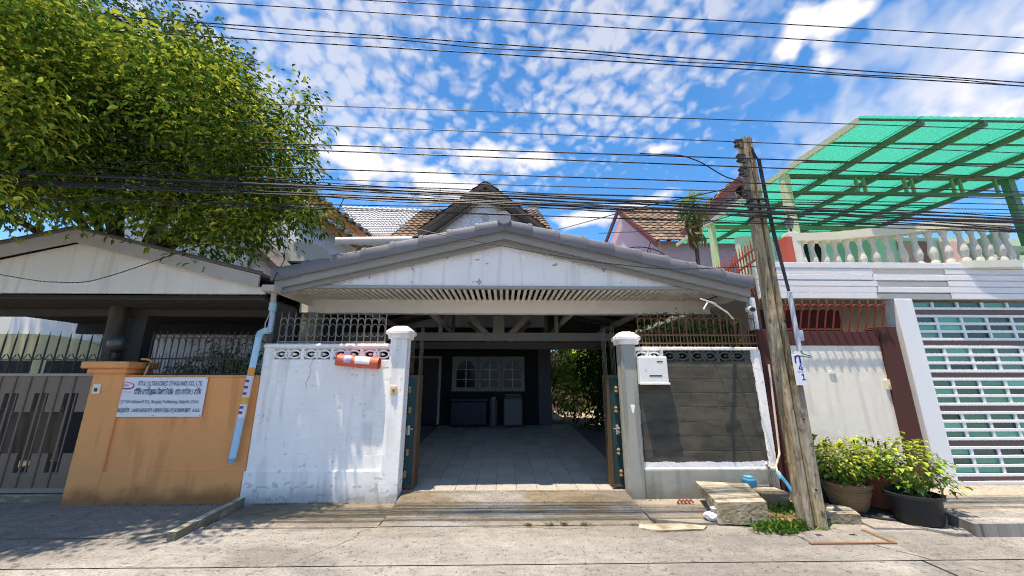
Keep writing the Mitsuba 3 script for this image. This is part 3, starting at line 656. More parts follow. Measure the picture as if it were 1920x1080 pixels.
roof_part(k, 'roof_tiles', tiles_slope((-3.3, 14.2, 8.4), (1.33, 14.2, 8.45), (-3.75, 11.7, 6.2), (1.75, 11.7, 6.25), 12, 22))
gx, gz = -.64, 8.05
gs = 1.0
for s_, e_ in ((-1, -2.75), (1, 1.48)):
    ez = gz - .83 * abs(e_ - gx)
    roof_part(k, 'roof_tiles', tiles_slope((gx, 11.3, gz + .02), (gx, 14, gz + .02), (e_, 11.3, ez + .02), (e_, 14, ez + .02), 11, 12))
    part(k, 'barge_board', prism(Polygon([(gx, gz), (e_, ez), (e_, ez - .16), (gx, gz - .2)]), 11.3, 11.36), 'vc_matt', (.075, .06, .055))
    part(k, 'barge_board', prism(Polygon([(gx, gz - .32), (e_ * .95, ez - .2), (e_ * .95, ez - .30), (gx, gz - .45)]), 11.62, 11.68), 'vc_matt', (.20, .14, .10))
    part(k, 'soffit', trimesh.Trimesh(np.array([(gx, 11.33, gz - .15), (e_, 11.33, ez - .13), (e_, 11.9, ez - .13), (gx, 11.9, gz - .15)]), np.array([[0, 1, 2], [0, 2, 3]]), process=False), 'vc_matt', (.2, .19, .18))
part(k, 'gable_vent', prism(affinity.translate(Point(0, 0).buffer(.13, 12), gx, 7.0), 11.84, 11.87), 'vc_matt', (.5, .5, .52))
part(k, 'ridge_tube', tube([(-4.9, 10.5, 5.62), (-2.7, 10.5, 5.66)], .11, 14), 'vc_matt', (.76, .75, .73), 60)
part(k, 'lower_roof', tiles_slope((-5.0, 11.4, 5.78), (-2.6, 11.4, 5.78), (-5.0, 10.6, 5.52), (-2.6, 10.6, 5.52), 2, 11), 'vc_matt', (.74, .73, .70))
part(k, 'aerial', [tube([(-2.6, 13.9, 8.2), (-2.6, 13.9, 9.2)], .015, 6)] + [tube([(-2.6 - .25, 13.9, 8.9 + .1 * i), (-2.6 + .25, 13.9, 8.9 + .1 * i)], .008, 5) for i in range(3)], 'vc_metal', (.4, .4, .4))

# left neighbour's house with orange barge boards
k = thing('orange_trim_house', 'white house with two orange edged gables behind the tree', 'house')
part(k, 'wall', prism(Polygon([(-9.4, 0), (-4.6, 0), (-4.6, 5.95), (-6.43, 6.8), (-6.43, 6.8), (-9.4, 5.0)]), 11.02, 11.2), 'vc_matt', (.74, .76, .80))
part(k, 'upper_wall', prism(Polygon([(-9.0, 5), (-4.5, 5), (-4.5, 6.2), (-6.6, 7.55), (-9, 6.2)]), 11.6, 11.8), 'vc_matt', (.62, .64, .64))
for nm, (ax, az), y, (ex, ez), wd in (('upper', (-6.38, 7.62), 11.1, (-4.22, 6.02), .26), ('lower', (-6.5, 6.98), 10.6, (-4.32, 5.62), .22)):
    part(k, 'barge_board', prism(Polygon([(ax, az), (ex, ez), (ex, ez - wd), (ax, az - wd * 1.2)]), y, y + .06), 'vc_matt', (.40, .17, .07))
    lx, lz = ax - 2.4, az - 2.4 * (az - ez) / (ex - ax); part(k, 'barge_board', prism(Polygon([(ax, az), (lx, lz), (lx, lz - wd), (ax, az - wd * 1.2)]), y + .002, y + .06), 'vc_matt', (.40, .17, .07))
    roof_part(k, 'roof_tiles', tiles_slope((ax, y - .1, az + .05), (ax, y + 2.5, az + .05), (ex + .05, y - .1, ez + .03), (ex + .05, y + 2.5, ez + .03), 10, 10), 'vc_matt', (.30, .29, .29))
    for i in range(9): t_ = (i + .6) / 9; part(k, 'verge_tile', bx(ax + (ex - ax) * t_ - .05, ax + (ex - ax) * t_ + .09, y - .12, y + .02, az + (ez - az) * t_ + .02, az + (ez - az) * t_ + .13, .02), 'vc_matt', (.16, .16, .17))
roof_part(k, 'roof_tiles', tiles_slope((-6.3, 13.6, 8.2), (-3.32, 14.2, 8.38), (-4.75, 11.9, 6.25), (-3.76, 11.68, 6.2), 13, 15), 'vc_matt', (.50, .50, .51))
part(k, 'side_wall', bx(-4.72, -3.57, 12.02, 12.2, 3, 6.5), 'vc_matt', (.6, .6, .6))
part(k, 'eave_board', bx(-4.7, -3.4, 11.6, 11.66, 6.0, 6.24), 'vc_matt', (.38, .15, .07))
part(k, 'window_hood', prism(affinity.translate(affinity.scale(Point(0, 0).buffer(1, 32), .86, .6), -6.0, 5.08).intersection(sbox(-7, 5.08, -5, 6)), 10.75, 11.02), 'vc_matt', (.45, .47, .42))
part(k, 'shutter', prism(sbox(-6.72, 4.3, -5.25, 5.07), 10.95, 11.01), 'vc_matt', (.07, .06, .065))
for i in range(5): part(k, 'shutter_slat', bx(-6.72, -5.25, 10.93, 10.948, 4.36 + .15 * i, 4.44 + .15 * i), 'vc_matt', (.09, .08, .08))
k = thing('white_gable_house', 'white gabled wall with dark roof edge, just right of the tree', 'house')
part(k, 'wall', prism(Polygon([(-12, 0), (-5.75, 0), (-5.75, 4.36), (-8.4, 6.7), (-12, 4.4)]), 9.4, 9.6), 'vc_matt', (.74, .76, .79))
part(k, 'barge_board', prism(Polygon([(-8.4, 6.86), (-5.55, 4.30), (-5.55, 4.12), (-8.4, 6.62)]), 9.2, 9.3), 'vc_matt', (.09, .08, .075))
part(k, 'roof', trimesh.Trimesh(np.array([(-8.4, 9.2, 6.88), (-5.55, 9.2, 4.32), (-5.55, 11, 4.32), (-8.4, 11, 6.88)]), np.array([[0, 1, 2], [0, 2, 3]]), process=False), 'vc_matt', (.14, .12, .11))
part(k, 'corner_pipe', tube([(-6.5, 9.36, 3), (-6.5, 9.36, 4.95)], .03, 8), 'vc_matt', (.3, .3, .28))

# pink house on the right
k = thing('pink_house', 'pink house with brown tiled roof behind the satellite dish', 'house')
part(k, 'gable_wall', prism_x(Polygon([(14.8, 0), (22.7, 0), (22.7, 9.3), (18.86, 10.55), (14.8, 7.35)]), 6.35, 6.54), 'vc_matt', (.72, .46, .48))
part(k, 'front_wall', bx(6.54, 12.5, 14.82, 15, 0, 7.35), 'vc_matt', (.55, .36, .40))
roof_part(k, 'roof_tiles', tiles_slope((6.14, 18.86, 10.76), (13.1, 18.86, 10.76), (6.14, 14.3, 7.18), (13.1, 14.3, 7.18), 13, 20))
part(k, 'barge_board', prism_x(Polygon([(18.86, 10.75), (14.3, 7.16), (14.3, 6.9), (18.86, 10.45)]), 6.1, 6.18), 'vc_matt', (.14, .05, .05))
part(k, 'barge_board', prism_x(Polygon([(18.86, 10.75), (22.7, 9.6), (22.7, 9.33), (18.86, 10.45)]), 6.1, 6.182), 'vc_matt', (.14, .05, .05))
for s_, e_, ez in ((-1, 7.38, 7.65), (1, 13.2, 7.65)):
    roof_part(k, 'roof_tiles', tiles_slope((10.28, 14.9, 10.4), (10.28, 19, 10.4), (e_, 14.9, ez), (e_, 19, ez), 10, 9))
    part(k, 'barge_board', prism(Polygon([(10.28, 10.4), (e_, ez), (e_, ez - .4), (10.28, 9.95)]), 14.76 + .003 * s_, 14.87), 'vc_matt', (.16, .055, .055))
part(k, 'upper_gable', prism(Polygon([(7.6, 7), (13, 7), (13, 7.65), (10.28, 10), (7.6, 7.65)]), 15.3, 15.4), 'vc_matt', (.5, .34, .38))
k = thing('satellite_dish', 'black mesh satellite dish in front of pink house', 'satellite dish')
rim = [(3.5 + .62 * math.cos(a), 9.0 + .25 * math.sin(a), 4.62 + .42 * math.sin(a)) for a in np.linspace(0, 2 * math.pi, 33)]
part(k, 'rim', tube(rim, .014, 6), 'vc_matt', (.03, .03, .03))
for a in np.linspace(0, math.pi * 2, 13)[:-1]: part(k, 'rib', tube([(3.5, 9.15, 4.45), (3.5 + .36 * math.cos(a), 9.1 + .14 * math.sin(a), 4.52 + .23 * math.sin(a)), (3.5 + .62 * math.cos(a), 9 + .25 * math.sin(a), 4.62 + .42 * math.sin(a))], .008, 5), 'vc_matt', (.03, .03, .03))
part(k, 'feed_arm', tube([(3.5, 9.1, 4.5), (3.6, 8.7, 4.98)], .012, 6), 'vc_matt', (.05, .05, .05)); part(k, 'mast', tube([(3.5, 9.2, 2.9), (3.5, 9.18, 4.45)], .03, 8), 'vc_matt', (.1, .1, .1))
k = thing('far_house', 'brown tiled roof of a far house at the right edge', 'house')
part(k, 'wall', bx(14.8, 26, 16.0, 16.3, 0, 6.9), 'vc_matt', (.6, .45, .42)); roof_part(k, 'roof_tiles', tiles_slope((14.3, 18.7, 8.95), (27, 18.7, 8.95), (13.9, 15.4, 6.95), (27.4, 15.4, 6.95), 10, 40))

# ---------------------------------------------------------------- right: dark painted wall
k = thing('grey_wall', 'block wall with dark grey unfinished paint, right of driveway', 'wall')
part(k, 'core', [bx(2.0, 3.9, 5.897, 6.03, -.05, 1.94), bx(3.77, 3.9, 5.893, 6.03, 1.94, 2.13)], 'panel_paint')
block_courses(k, 2.03, 3.86, .45, 7, .205, 'panel_paint')
part(k, 'plinth', bx(1.78, 3.97, 5.86, 5.897, -.05, .41, .006), 'grey_plaster')
part(k, 'plinth_ledge', bx(2.0, 3.95, 5.868, 5.897, .411, .43, .004), 'white_plaster')
part(k, 'vent_shade_sheet', bx(2.02, 3.77, 6.02, 6.03, 1.94, 2.115), 'vc_matt', (.02, .02, .02))  # dark sheet added here too, stands in for shade in the vent holes
part(k, 'coping', bx(1.99, 3.96, 5.865, 6.06, 2.115, 2.165, .008), 'white_plaster')
for i in range(4):
    x = 2.03 + .435 * i
    part(k, 'vent_block', prism(affinity.translate(vent(.41, .165), x, 1.945), 5.893, 5.97), 'white_plaster' if i == 0 else 'vc_matt', None if i == 0 else (.10, .097, .085), label='white painted vent block' if i == 0 else None)
    part(k, 'mullion', bx(x + .41, x + .436, 5.891, 6.02, 1.94, 2.115), 'white_plaster' if i == 0 else 'vc_matt', None if i == 0 else (.085, .08, .07))
part(k, 'edge_strip', bx(3.88, 3.99, 5.885, 6.04, .43, 2.115, .006), 'white_plaster')
p_ = part(k, 'pillar', bx(1.79, 2.02, 5.84, 6.08, -.05, 2.22, .01), 'grey_plaster')
part(p_, 'cap', pillar_cap(1.915, 5.96, 2.20, .38), 'white_plaster'); part(p_, 'paint_chip', prism(Polygon([(1.88, 1.31), (1.95, 1.31), (1.925, 1.19), (1.905, 1.19)]), 5.8385, 5.8405), 'white_plaster')
k = thing('mailbox', 'white metal mailbox hung on dark grey wall beside the pillar', 'mailbox')
part(k, 'body', bx(2.03, 2.46, 5.75, 5.89, 1.60, 2.01, .012), 'vc_semi', (.74, .73, .70)); part(k, 'slot', bx(2.30, 2.39, 5.746, 5.752, 1.925, 1.94), 'vc_matt', (.03, .03, .03))
part(k, 'slot', bx(2.17, 2.36, 5.746, 5.752, 1.715, 1.735), 'vc_matt', (.03, .03, .03)); part(k, 'lip', bx(2.02, 2.47, 5.735, 5.76, 1.595, 1.625, .006), 'vc_semi', (.74, .68, .62)); part(k, 'lock', bx(2.115, 2.13, 5.744, 5.752, 1.80, 1.815), 'vc_metal', (.2, .2, .2))

# right neighbour
k = thing('maroon_wall', 'cream wall framed in maroon beside the utility pole', 'wall')
part(k, 'panel', bx(4.3, 6.05, 5.99, 6.12, .38, 2.2), 'cream_plaster')
part(k, 'pillar', bx(4.03, 4.3, 5.93, 6.2, -.05, 2.45, .008), 'vc_matt', (.085, .03, .028)); part(k, 'pillar', bx(6.02, 6.3, 5.93, 6.2, -.05, 2.50, .008), 'vc_matt', (.075, .032, .027))
part(k, 'beam', bx(4.3, 6.02, 5.975, 6.16, 2.2, 2.43, .006), 'vc_matt', (.08, .03, .028)); part(k, 'plinth', bx(4.3, 6.02, 5.96, 6.14, -.05, .38, .006), 'vc_matt', (.05, .022, .02))
part(k, 'white_post', bx(4.02, 4.12, 6.0, 6.1, 2.45, 2.98, .006), 'vc_matt', (.7, .7, .72))
k = thing('doorbell', 'cream doorbell box near the right maroon pillar', 'doorbell')
part(k, 'plate', bx(5.95, 6.03, 5.955, 5.985, 1.52, 1.67, .005), 'vc_semi', (.72, .64, .45)); part(k, 'button', bx(5.975, 6.005, 5.945, 5.957, 1.56, 1.60), 'vc_semi', (.6, .5, .3))
part(thing('wall_peg', 'tiny white bracket on the cream wall panel', 'bracket'), 'plate', bx(5.1, 5.2, 5.97, 5.99, 1.76, 1.80), 'vc_semi', (.75, .73, .68))
fence('red_fence', 'red arched iron fence on top of the maroon beam', 4.36, 6.1, 5.985, 2.43, 2.93, .135, (.20, .05, .035), True, (2.46,), .012, .15)
RD = [(4.36, 6.1)]
single('added_red_board', 'added dark red board standing in for the dark opening behind the red fence', 'panel', bx(4.5, 6.3, 6.9, 7.0, 2.45, 2.95), 'vc_matt', (.13, .035, .03))  # added board, its dark colour stands in for a shaded opening

# white slatted fascia
k = thing('slatted_fascia', 'white horizontal board fascia above the right gate', 'fascia')
part(k, 'backing', bx(4.22, 12, 6.03, 6.07, 2.97, 3.6), 'vc_matt', (.45, .45, .45))
for r in range(6):
    z = 2.965 + .105 * r
    for j, (a, b) in enumerate(((4.2, 6.15 + .03 * (r % 3)), (6.17 + .03 * (r % 3), 7.42), (7.428, 12))):
        if j == 1 and r in (0, 2, 4): part(k, 'board', bx(a, b, 5.995, 6.02, z + .006, z + .095, .003), 'vc_semi', (.60, .58, .53), jit=.05); continue
        part(k, 'board', bx(a, b, 5.97 + rng.uniform(-.004, .006), 6.01, z + .004 + rng.uniform(0, .004), z + .1, .004), 'vc_semi', (.74, .74, .76), jit=.04)
# gate
k = thing('white_gate', 'white barred gate with brown rails and green glass at right', 'gate')
part(k, 'post', bx(6.44, 6.74, 5.98, 6.2, 0, 2.97, .008), 'vc_semi', (.72, .73, .74))
GX0, GX1 = 6.76, 12.0
for s_ in range(-1, 22):
    zt_ = 2.83 - .128 * s_
    if s_ >= 0: part(k, 'bar', bx(GX0, GX1, 6.085, 6.115, zt_ - .021, zt_ + .021, .004), 'vc_semi', (.76, .78, .79))
    if s_ == 21: continue
    if s_ % 4 == 0: part(k, 'brown_rail', bx(GX0, GX1, 6.10, 6.125, zt_ - .105, zt_ - .023), 'vc_semi', (.13, .085, .075)); continue
    for c in range(11):
        xa = GX0 + .43 * c
        part(k, 'pane', bx(xa + .005, xa + .425, 6.125, 6.131, zt_ - .106, zt_ - .022), 'vc_gloss', np.array((.05, .17, .12)) * rng.choice([.3, .6, 1.0, 1.5, 2.3]) * rng.uniform(.8, 1.2) + rng.uniform(0, .03))
        if c: part(k, 'upright', bx(xa - .021, xa + .021, 6.092, 6.114, zt_ - .106, zt_ - .022), 'vc_semi', (.74, .76, .77))
part(k, 'bottom_rail', bx(GX0, GX1, 6.08, 6.14, .135, .185, .004), 'vc_semi', (.66, .66, .66))
# terrace with balusters
k = thing('terrace_balustrade', 'pale green terrace balustrade under the green canopy', 'balustrade')
part(k, 'slab', flat(Polygon([(4.6, 6.1), (14, 6.1), (14, 13.5), (4.6, 13.5)]), 3.25, 3.5), 'vc_matt', (.45, .46, .38))
pl = [(5.55, 6.75), (6.3, 6.65), (7.1, 6.35), (7.9, 6.0), (8.6, 5.95), (9.05, 6.25)]
pl = np.array(pl); fine = np.array([np.interp(np.linspace(0, len(pl) - 1, 26), range(len(pl)), pl[:, i]) for i in range(2)]).T
ln = LineString(fine)
part(k, 'rail', flat(ln.buffer(.11, cap_style=2), 4.235, 4.385), 'vc_matt', (.60, .58, .46)); part(k, 'rail', flat(LineString([(9.0, 6.25), (9.3, 7.0), (13, 7.2)]).buffer(.1, cap_style=2), 4.16, 4.28), 'vc_matt', (.40, .50, .28))
part(k, 'base', flat(ln.buffer(.09, cap_style=2), 3.5, 3.62), 'vc_matt', (.6, .62, .55))
part(k, 'pier', bx(5.42, 5.62, 6.65, 6.86, 3.5, 4.42, .01), 'vc_matt', (.62, .62, .55))
bal = lathe([(0, 0), (.06, 0), (.06, .05), (.04, .08), (.05, .12), (.068, .20), (.06, .27), (.038, .38), (.032, .46), (.035, .50), (.048, .53), (.055, .56), (.055, .62), (0, .62)], 14)
for i in range(19):
    q = ln.interpolate((i + .6) / 19, normalized=True); part(k, 'baluster', at(bal, q.x, q.y, 3.62, rng.uniform(0, 1)), 'vc_matt', np.array((.60, .575, .50)) * rng.uniform(.82, 1.05), 40)
for i in range(5): part(k, 'baluster', at(bal, 9.35 + .3 * i, 7.0, 3.55), 'vc_matt', (.42, .46, .36), 40)
k = thing('terrace_room', 'pale green tiled terrace wall with dark windows behind the balustrade', 'house')
part(k, 'wall', bx(6.6, 16, 9.9, 10.1, 3.5, 5.62), 'vc_matt', (.50, .62, .45))
part(k, 'window', bx(8.25, 8.5, 9.86, 9.9, 4.2, 5.45), 'window_glass'); part(k, 'window', bx(8.62, 8.9, 9.86, 9.9, 4.2, 5.45), 'window_glass'); part(k, 'tiled_panel', bx(9.3, 10.3, 9.85, 9.9, 3.8, 5.5), 'vc_matt', (.30, .45, .28))
part(k, 'door', bx(10.4, 10.85, 9.86, 9.9, 3.5, 5.5), 'vc_semi', (.40, .62, .38)); part(k, 'side_panel', bx(11.1, 11.5, 9.86, 9.9, 3.8, 5.5), 'vc_matt', (.55, .30, .24)); part(k, 'door', bx(11.6, 12.1, 9.86, 9.9, 3.5, 5.5), 'vc_semi', (.24, .09, .06)); part(k, 'side_panel', bx(12.3, 13.2, 9.86, 9.9, 3.8, 5.5), 'vc_matt', (.70, .42, .38))
k = thing('carriage_lamp', 'small black lantern on the corner pier of the terrace', 'lamp')
part(k, 'stem', lathe([(0, 4.52), (.05, 4.52), (.02, 4.56), (.02, 4.62), (0, 4.62)], 10, (5.55, 6.75, -.1)), 'vc_semi', (.03, .03, .03)); part(k, 'glass', lathe([(0, 4.62), (.05, 4.62), (.08, 4.78), (0, 4.78)], 6, (5.55, 6.75, -.1)), 'vc_gloss', (.2, .2, .2)); part(k, 'hood', lathe([(.1, 4.78), (.03, 4.85), (.012, 4.9), (0, 4.9)], 6, (5.55, 6.75, -.1)), 'vc_semi', (.03, .03, .03))
k = thing('red_railing', 'red spiked railing along the left edge of the terrace', 'railing')
ra, rb = np.array((4.45, 6.2)), np.array((5.0, 9.2))
for i in range(26):
    q = ra + (rb - ra) * i / 25; part(k, 'bar', tube([(q[0], q[1], 2.95), (q[0], q[1], 4.05), (q[0], q[1], 4.2)], [.014, .014, .001], 6), 'vc_matt', (.34, .07, .045), jit=.2)
for z in (3.3, 3.75, 3.95): part(k, 'rail', bar((*ra, z), (*rb, z), .03), 'vc_matt', (.42, .09, .06))
part(k, 'end_panel', bx(5.3, 5.42, 6.6, 6.8, 3.5, 4.3), 'vc_matt', (.45, .1, .07))

# green canopy
k = thing('green_canopy', 'translucent green corrugated canopy on pale green posts', 'canopy')
CX0, CX1, CY0, CY1, CZ0, CZ1 = 6.47, 12.2, 5.88, 13.3, 6.31, 6.64
cz = lambda y: CZ0 + (CZ1 - CZ0) * (y - CY0) / (CY1 - CY0)
for j in range(5):
    xa, xb = CX0 + 1.146 * j, CX0 + 1.146 * (j + 1) + .03; xs = np.linspace(xa, xb, 49)
    v = [(x, y, cz(y) + .045 + .004 * j + .006 * math.sin(x * 2 * math.pi / .076 * .5)) for y in (CY0 - .06, CY1) for x in xs]; f = []
    for i in range(48): f += [[i, i + 1, 49 + i + 1], [i, 49 + i + 1, 49 + i]]
    part(k, 'sheet', trimesh.Trimesh(np.array(v), np.array(f), process=False), 'green_sheet')
PG = (.40, .46, .22)
for j, x in enumerate((6.47, 7.69, 8.88, 10.0, 11.1, 12.14)): part(k, 'rafter', bar((x, CY0, cz(CY0) - .03), (x, CY1, cz(CY1) - .03), .06, .12), 'vc_semi', (.50, .53, .33) if j == 0 else (.12, .17, .08))
for y in np.arange(CY0 + .02, CY1, .75): part(k, 'purlin', bar((CX0, y, cz(y) + .02), (CX1, y, cz(y) + .02), .03, .03), 'vc_semi', (.07, .11, .06))
yb2 = 7.87
for dz in (-.07, -.51): part(k, 'lattice_chord', bar((CX0, yb2, cz(yb2) + dz), (CX1, yb2, cz(yb2) + dz), .06, .07), 'vc_semi', (.08, .13, .06))
for x in (8.24, 8.42, 9.4, 9.58, 10.55, 10.74, 11.6): part(k, 'lattice_tie', bar((x, yb2, cz(yb2) - .49), (x, yb2, cz(yb2) - .1), .05), 'vc_semi', (.2, .28, .12))
part(k, 'back_beam', bar((CX0, 11.04, cz(11.04) - .16), (CX1, 11.04, cz(11.04) - .16), .08, .12), 'vc_semi', (.2, .28, .12))
for x, y, zb in ((6.54, 7.87, 3.5), (6.54, 11.04, 3.5), (12.0, 7.93, 3.5)): part(k, 'post', bx(x - .08, x + .08, y - .08, y + .08, zb, cz(y) - .05, .006), 'vc_semi', (.55, .60, .34) if x < 8 else (.12, .2, .1))

# ---------------------------------------------------------------- folded gate leaves
def gate_leaf(label, x, sgn):
    """an accordion gate folded up against its pillar; sgn points from the pillar into the opening"""
    k = thing('gate_leaf', label, 'gate'); fr = (.10, .066, .038)
    for j in range(4):
        y = 6.10 + .075 * j; a, b = sorted((x, x + sgn * .15))
        part(k, 'panel', bx(a, b, y, y + .012, .16, 1.70), 'vc_matt', (.022, .052, .055), jit=.2)
        part(k, 'stile', bx(*sorted((x + sgn * .15, x + sgn * .19)), y - .014, y + .026, .125, 1.74, .004), 'vc_matt', fr, jit=.15)
        for z in (.13, 1.70): part(k, 'rail', bx(a, b, y - .01, y + .022, z, z + .04), 'vc_matt', fr)
        for xx in (x + sgn * .03, x + sgn * .17): part(k, 'spike', tube([(xx, y, 1.74), (xx, y, 2.40), (xx, y, 2.54)], [.005, .005, .001], 6), 'vc_matt', (.12, .1, .08))
    part(k, 'lock', bx(x + sgn * .07 - .02, x + sgn * .07 + .02, 6.07, 6.098, .86, 1.0, .004), 'vc_metal', (.5, .48, .45)); part(k, 'handle', tube([(x + sgn * .07, 6.05, .95), (x + sgn * .14, 6.05, .95)], .009, 8), 'vc_metal', (.5, .48, .45))
    for i in range(5): part(k, 'ornament', lathe([(0, -.06), (.03, -.03), (.018, 0), (.03, .03), (0, .06)], 6, (x + sgn * (.05 + .02 * (i % 2)), 6.08, .32 + .3 * i)), 'vc_semi', (.26, .18, .08))
    return k


gate_leaf('rusty teal gate leaf folded open beside the white pillar', -1.50, 1)
k = gate_leaf('rusty teal gate leaf folded open beside the grey pillar', 1.80, -1)

# under the carport
k = thing('blue_chest', 'dark blue chest on the floor under the arched window', 'chest')
part(k, 'body', bx(-1.53, -.47, 11.35, 11.9, .42, 1.08, .03), 'vc_semi', (.012, .017, .04)); part(k, 'lid', bx(-1.55, -.45, 11.33, 11.92, 1.08, 1.16, .02), 'vc_semi', (.02, .026, .06))
k = thing('white_canister', 'narrow white canister beside the blue chest', 'canister')
part(k, 'body', lathe([(0, .4), (.13, .4), (.135, 1.1), (.1, 1.15), (0, 1.15)], 20, (-.3, 11.6, 0)), 'vc_semi', (.11, .11, .11), 40); part(k, 'cap', lathe([(0, 1.15), (.06, 1.15), (.06, 1.19), (0, 1.19)], 14, (-.3, 11.6, 0)), 'vc_semi', (.4, .4, .42), 40)
k = thing('white_washer', 'square white machine against the wall right of the blue chest', 'washing machine')
part(k, 'body', bx(0.0, .55, 11.45, 11.95, .40, 1.16, .03), 'vc_semi', (.13, .13, .13)); part(k, 'lid', bx(.02, .53, 11.47, 11.93, 1.16, 1.19, .01), 'vc_semi', (.13, .13, .13)); part(k, 'panel', bx(.03, .52, 11.9, 11.95, 1.19, 1.27, .01), 'vc_semi', (.1, .1, .1))
k = thing('wooden_cabinet', 'low brown wooden cabinet inside the carport by the left leaf', 'cabinet')
part(k, 'body', bx(-3.1, -2.35, 9.6, 10.7, .28, .98, .01), 'vc_semi', (.26, .11, .045)); part(k, 'top', bx(-3.14, -2.31, 9.56, 10.74, .98, 1.02, .006), 'vc_semi', (.30, .17, .07))
for y in (9.65, 10.17): part(k, 'door', bx(-2.352, -2.335, y, y + .48, .33, .93, .004), 'vc_semi', (.24, .09, .04))
for i in range(3): part(k, 'shelf_edge', bx(-3.05, -2.4, 9.585, 9.6, .36 + .2 * i, .52 + .2 * i, .004), 'vc_semi', (.33, .14, .05))

# ---------------------------------------------------------------- pole
k = thing('utility_pole', 'weathered square concrete utility pole leaning beside the maroon pillar', 'utility pole')
def pole_ring(z):
    # a groove runs up the street face
    h = .092 - .004 * z; c = h * .18; g_ = h * .3; d = .06; cx, cy = 3.58 - .004 * z, 4.87
    q = [(-h + c, -h), (-g_, -h), (-g_ * .5, -h + d), (g_ * .5, -h + d), (g_, -h), (h - c, -h), (h, -h + c), (h, h), (-h, h), (-h, -h + c)]
    return [(cx + a, cy + b, z) for a, b in q]
zs = np.linspace(-.1, 5.14, 60); v = np.array([pole_ring(z) for z in zs]); n = v.shape[1]
v[:, :, :2] += .006 * (meshkit.fbm(v * [9, 9, 4], 3, 8)[..., None] - .5); f = []
for i in range(len(zs) - 1):
    for j in range(n): a, b, c, d = i * n + j, i * n + (j + 1) % n, (i + 1) * n + (j + 1) % n, (i + 1) * n + j; f += [[a, b, c], [a, c, d]]
f += [[(len(zs) - 1) * n + a for a in t] for t in ((0, 1, 9), (1, 2, 9), (2, 8, 9), (2, 3, 8), (3, 4, 7), (3, 7, 8), (4, 5, 7), (5, 6, 7))]
part(k, 'shaft', trimesh.Trimesh(v.reshape(-1, 3), np.array(f), process=False), 'pole_concrete')
m = bx(3.60, 3.715, 4.765, 4.86, -.1, 1.6, .012); part(k, 'stub', m, 'pole_concrete')
for z in (5.03, 4.79, 4.57, 4.22):
    i_ = part(k, 'insulator', lathe([(0, -.055), (.03, -.055), (.045, -.035), (.028, -.012), (.028, .012), (.045, .035), (.03, .055), (0, .055)], 14, (3.40, 4.82, z)), 'vc_gloss', (.05, .03, .03), 40)
    part(i_, 'clevis', [bx(3.38, 3.5, 4.805, 4.835, z + .058, z + .07), bx(3.38, 3.5, 4.805, 4.835, z - .07, z - .058), bx(3.488, 3.5, 4.806, 4.834, z - .06, z + .06)], 'vc_metal', (.15, .14, .13))
for z in (4.0, 4.12, 3.86): part(k, 'strap', bx(3.47, 3.665, 4.775, 4.97, z, z + .022), 'vc_matt', (.05, .05, .05))
part(k, 'conduit', tube([(3.745, 4.77, 2.02), (3.745, 4.77, 2.78)], .028, 12), 'vc_semi', (.46, .50, .55), 60)
part(k, 'conduit', tube([(3.705, 4.8, 3.25), (3.69, 4.8, 3.55)], .022, 12), 'vc_semi', (.5, .5, .48), 60)
for j in range(4):
    o = .012 * j; part(k, 'riser_cable', tube([(3.58, 4.78, 4.95 - .05 * j), (3.645 + o, 4.79, 4.75), (3.652 + o, 4.79, 4.3), (3.672 + o, 4.785, 3.6), (3.735 + o * .6, 4.775, 2.8)], .010, 6), 'vc_semi', (.02, .02, .025))
part(k, 'cable_tail', tube([(3.745, 4.765, 2.04), (3.76, 4.74, 1.98), (3.84, 4.72, 1.95), (3.80, 4.7, 1.935), (3.66, 4.71, 1.96)], .008, 6), 'vc_semi', (.05, .16, .14))
part(k, 'junction_box', bx(3.76, 3.83, 4.76, 4.82, 2.15, 2.28, .006), 'vc_semi', (.42, .46, .48))
for z in (1.2, .42, 2.4, 3.1): part(k, 'bolt_hole', lathe([(0, 0), (.012, 0), (.012, .006), (0, .006)], 8).apply_transform(trimesh.transformations.rotation_matrix(math.pi / 2, [1, 0, 0])).apply_translation([3.64 - .004 * z, 4.764 if z < 1.6 else 4.787, z]), 'vc_matt', (.02, .02, .02))
k = thing('pole_sign', 'white number plate with blue characters fixed on the utility pole', 'sign')
part(k, 'plate', bx(3.595, 3.735, 4.722, 4.73, 1.60, 1.975, .002), 'vc_semi', (.70, .71, .74)); BL = (.02, .04, .22)
part(k, 'numeral', thai('ก', .085, 3.63, 4.722, 1.87, .11, .085), 'vc_matt', BL); part(k, 'numeral', text('4', .075, 3.645, 4.722, 1.775, bold=True), 'vc_matt', BL)
part(k, 'numeral', bx(3.63, 3.715, 4.7205, 4.722, 1.755, 1.762), 'vc_matt', BL); part(k, 'numeral', text('1', .075, 3.66, 4.722, 1.66, bold=True), 'vc_matt', BL)

# overhead lines
def cable(label, y, x0, z0, slope, r, xa=-14, xb=16, sag=.0, wav=0.0, name='overhead_cable', group=None, ph=0):
    xs = np.linspace(xa, xb, 60); u = (xs - xa) / (xb - xa)
    zz = z0 + slope * xs - sag * 4 * u * (1 - u) + wav * np.sin(xs * 2.3 + ph); yy = y + wav * np.cos(xs * 2.3 + ph)
    k = thing(name, label, 'cable', group); put(k, tube(np.stack([xs, yy, zz], 1), r, 6), 'vc_semi', (.016, .018, .026))


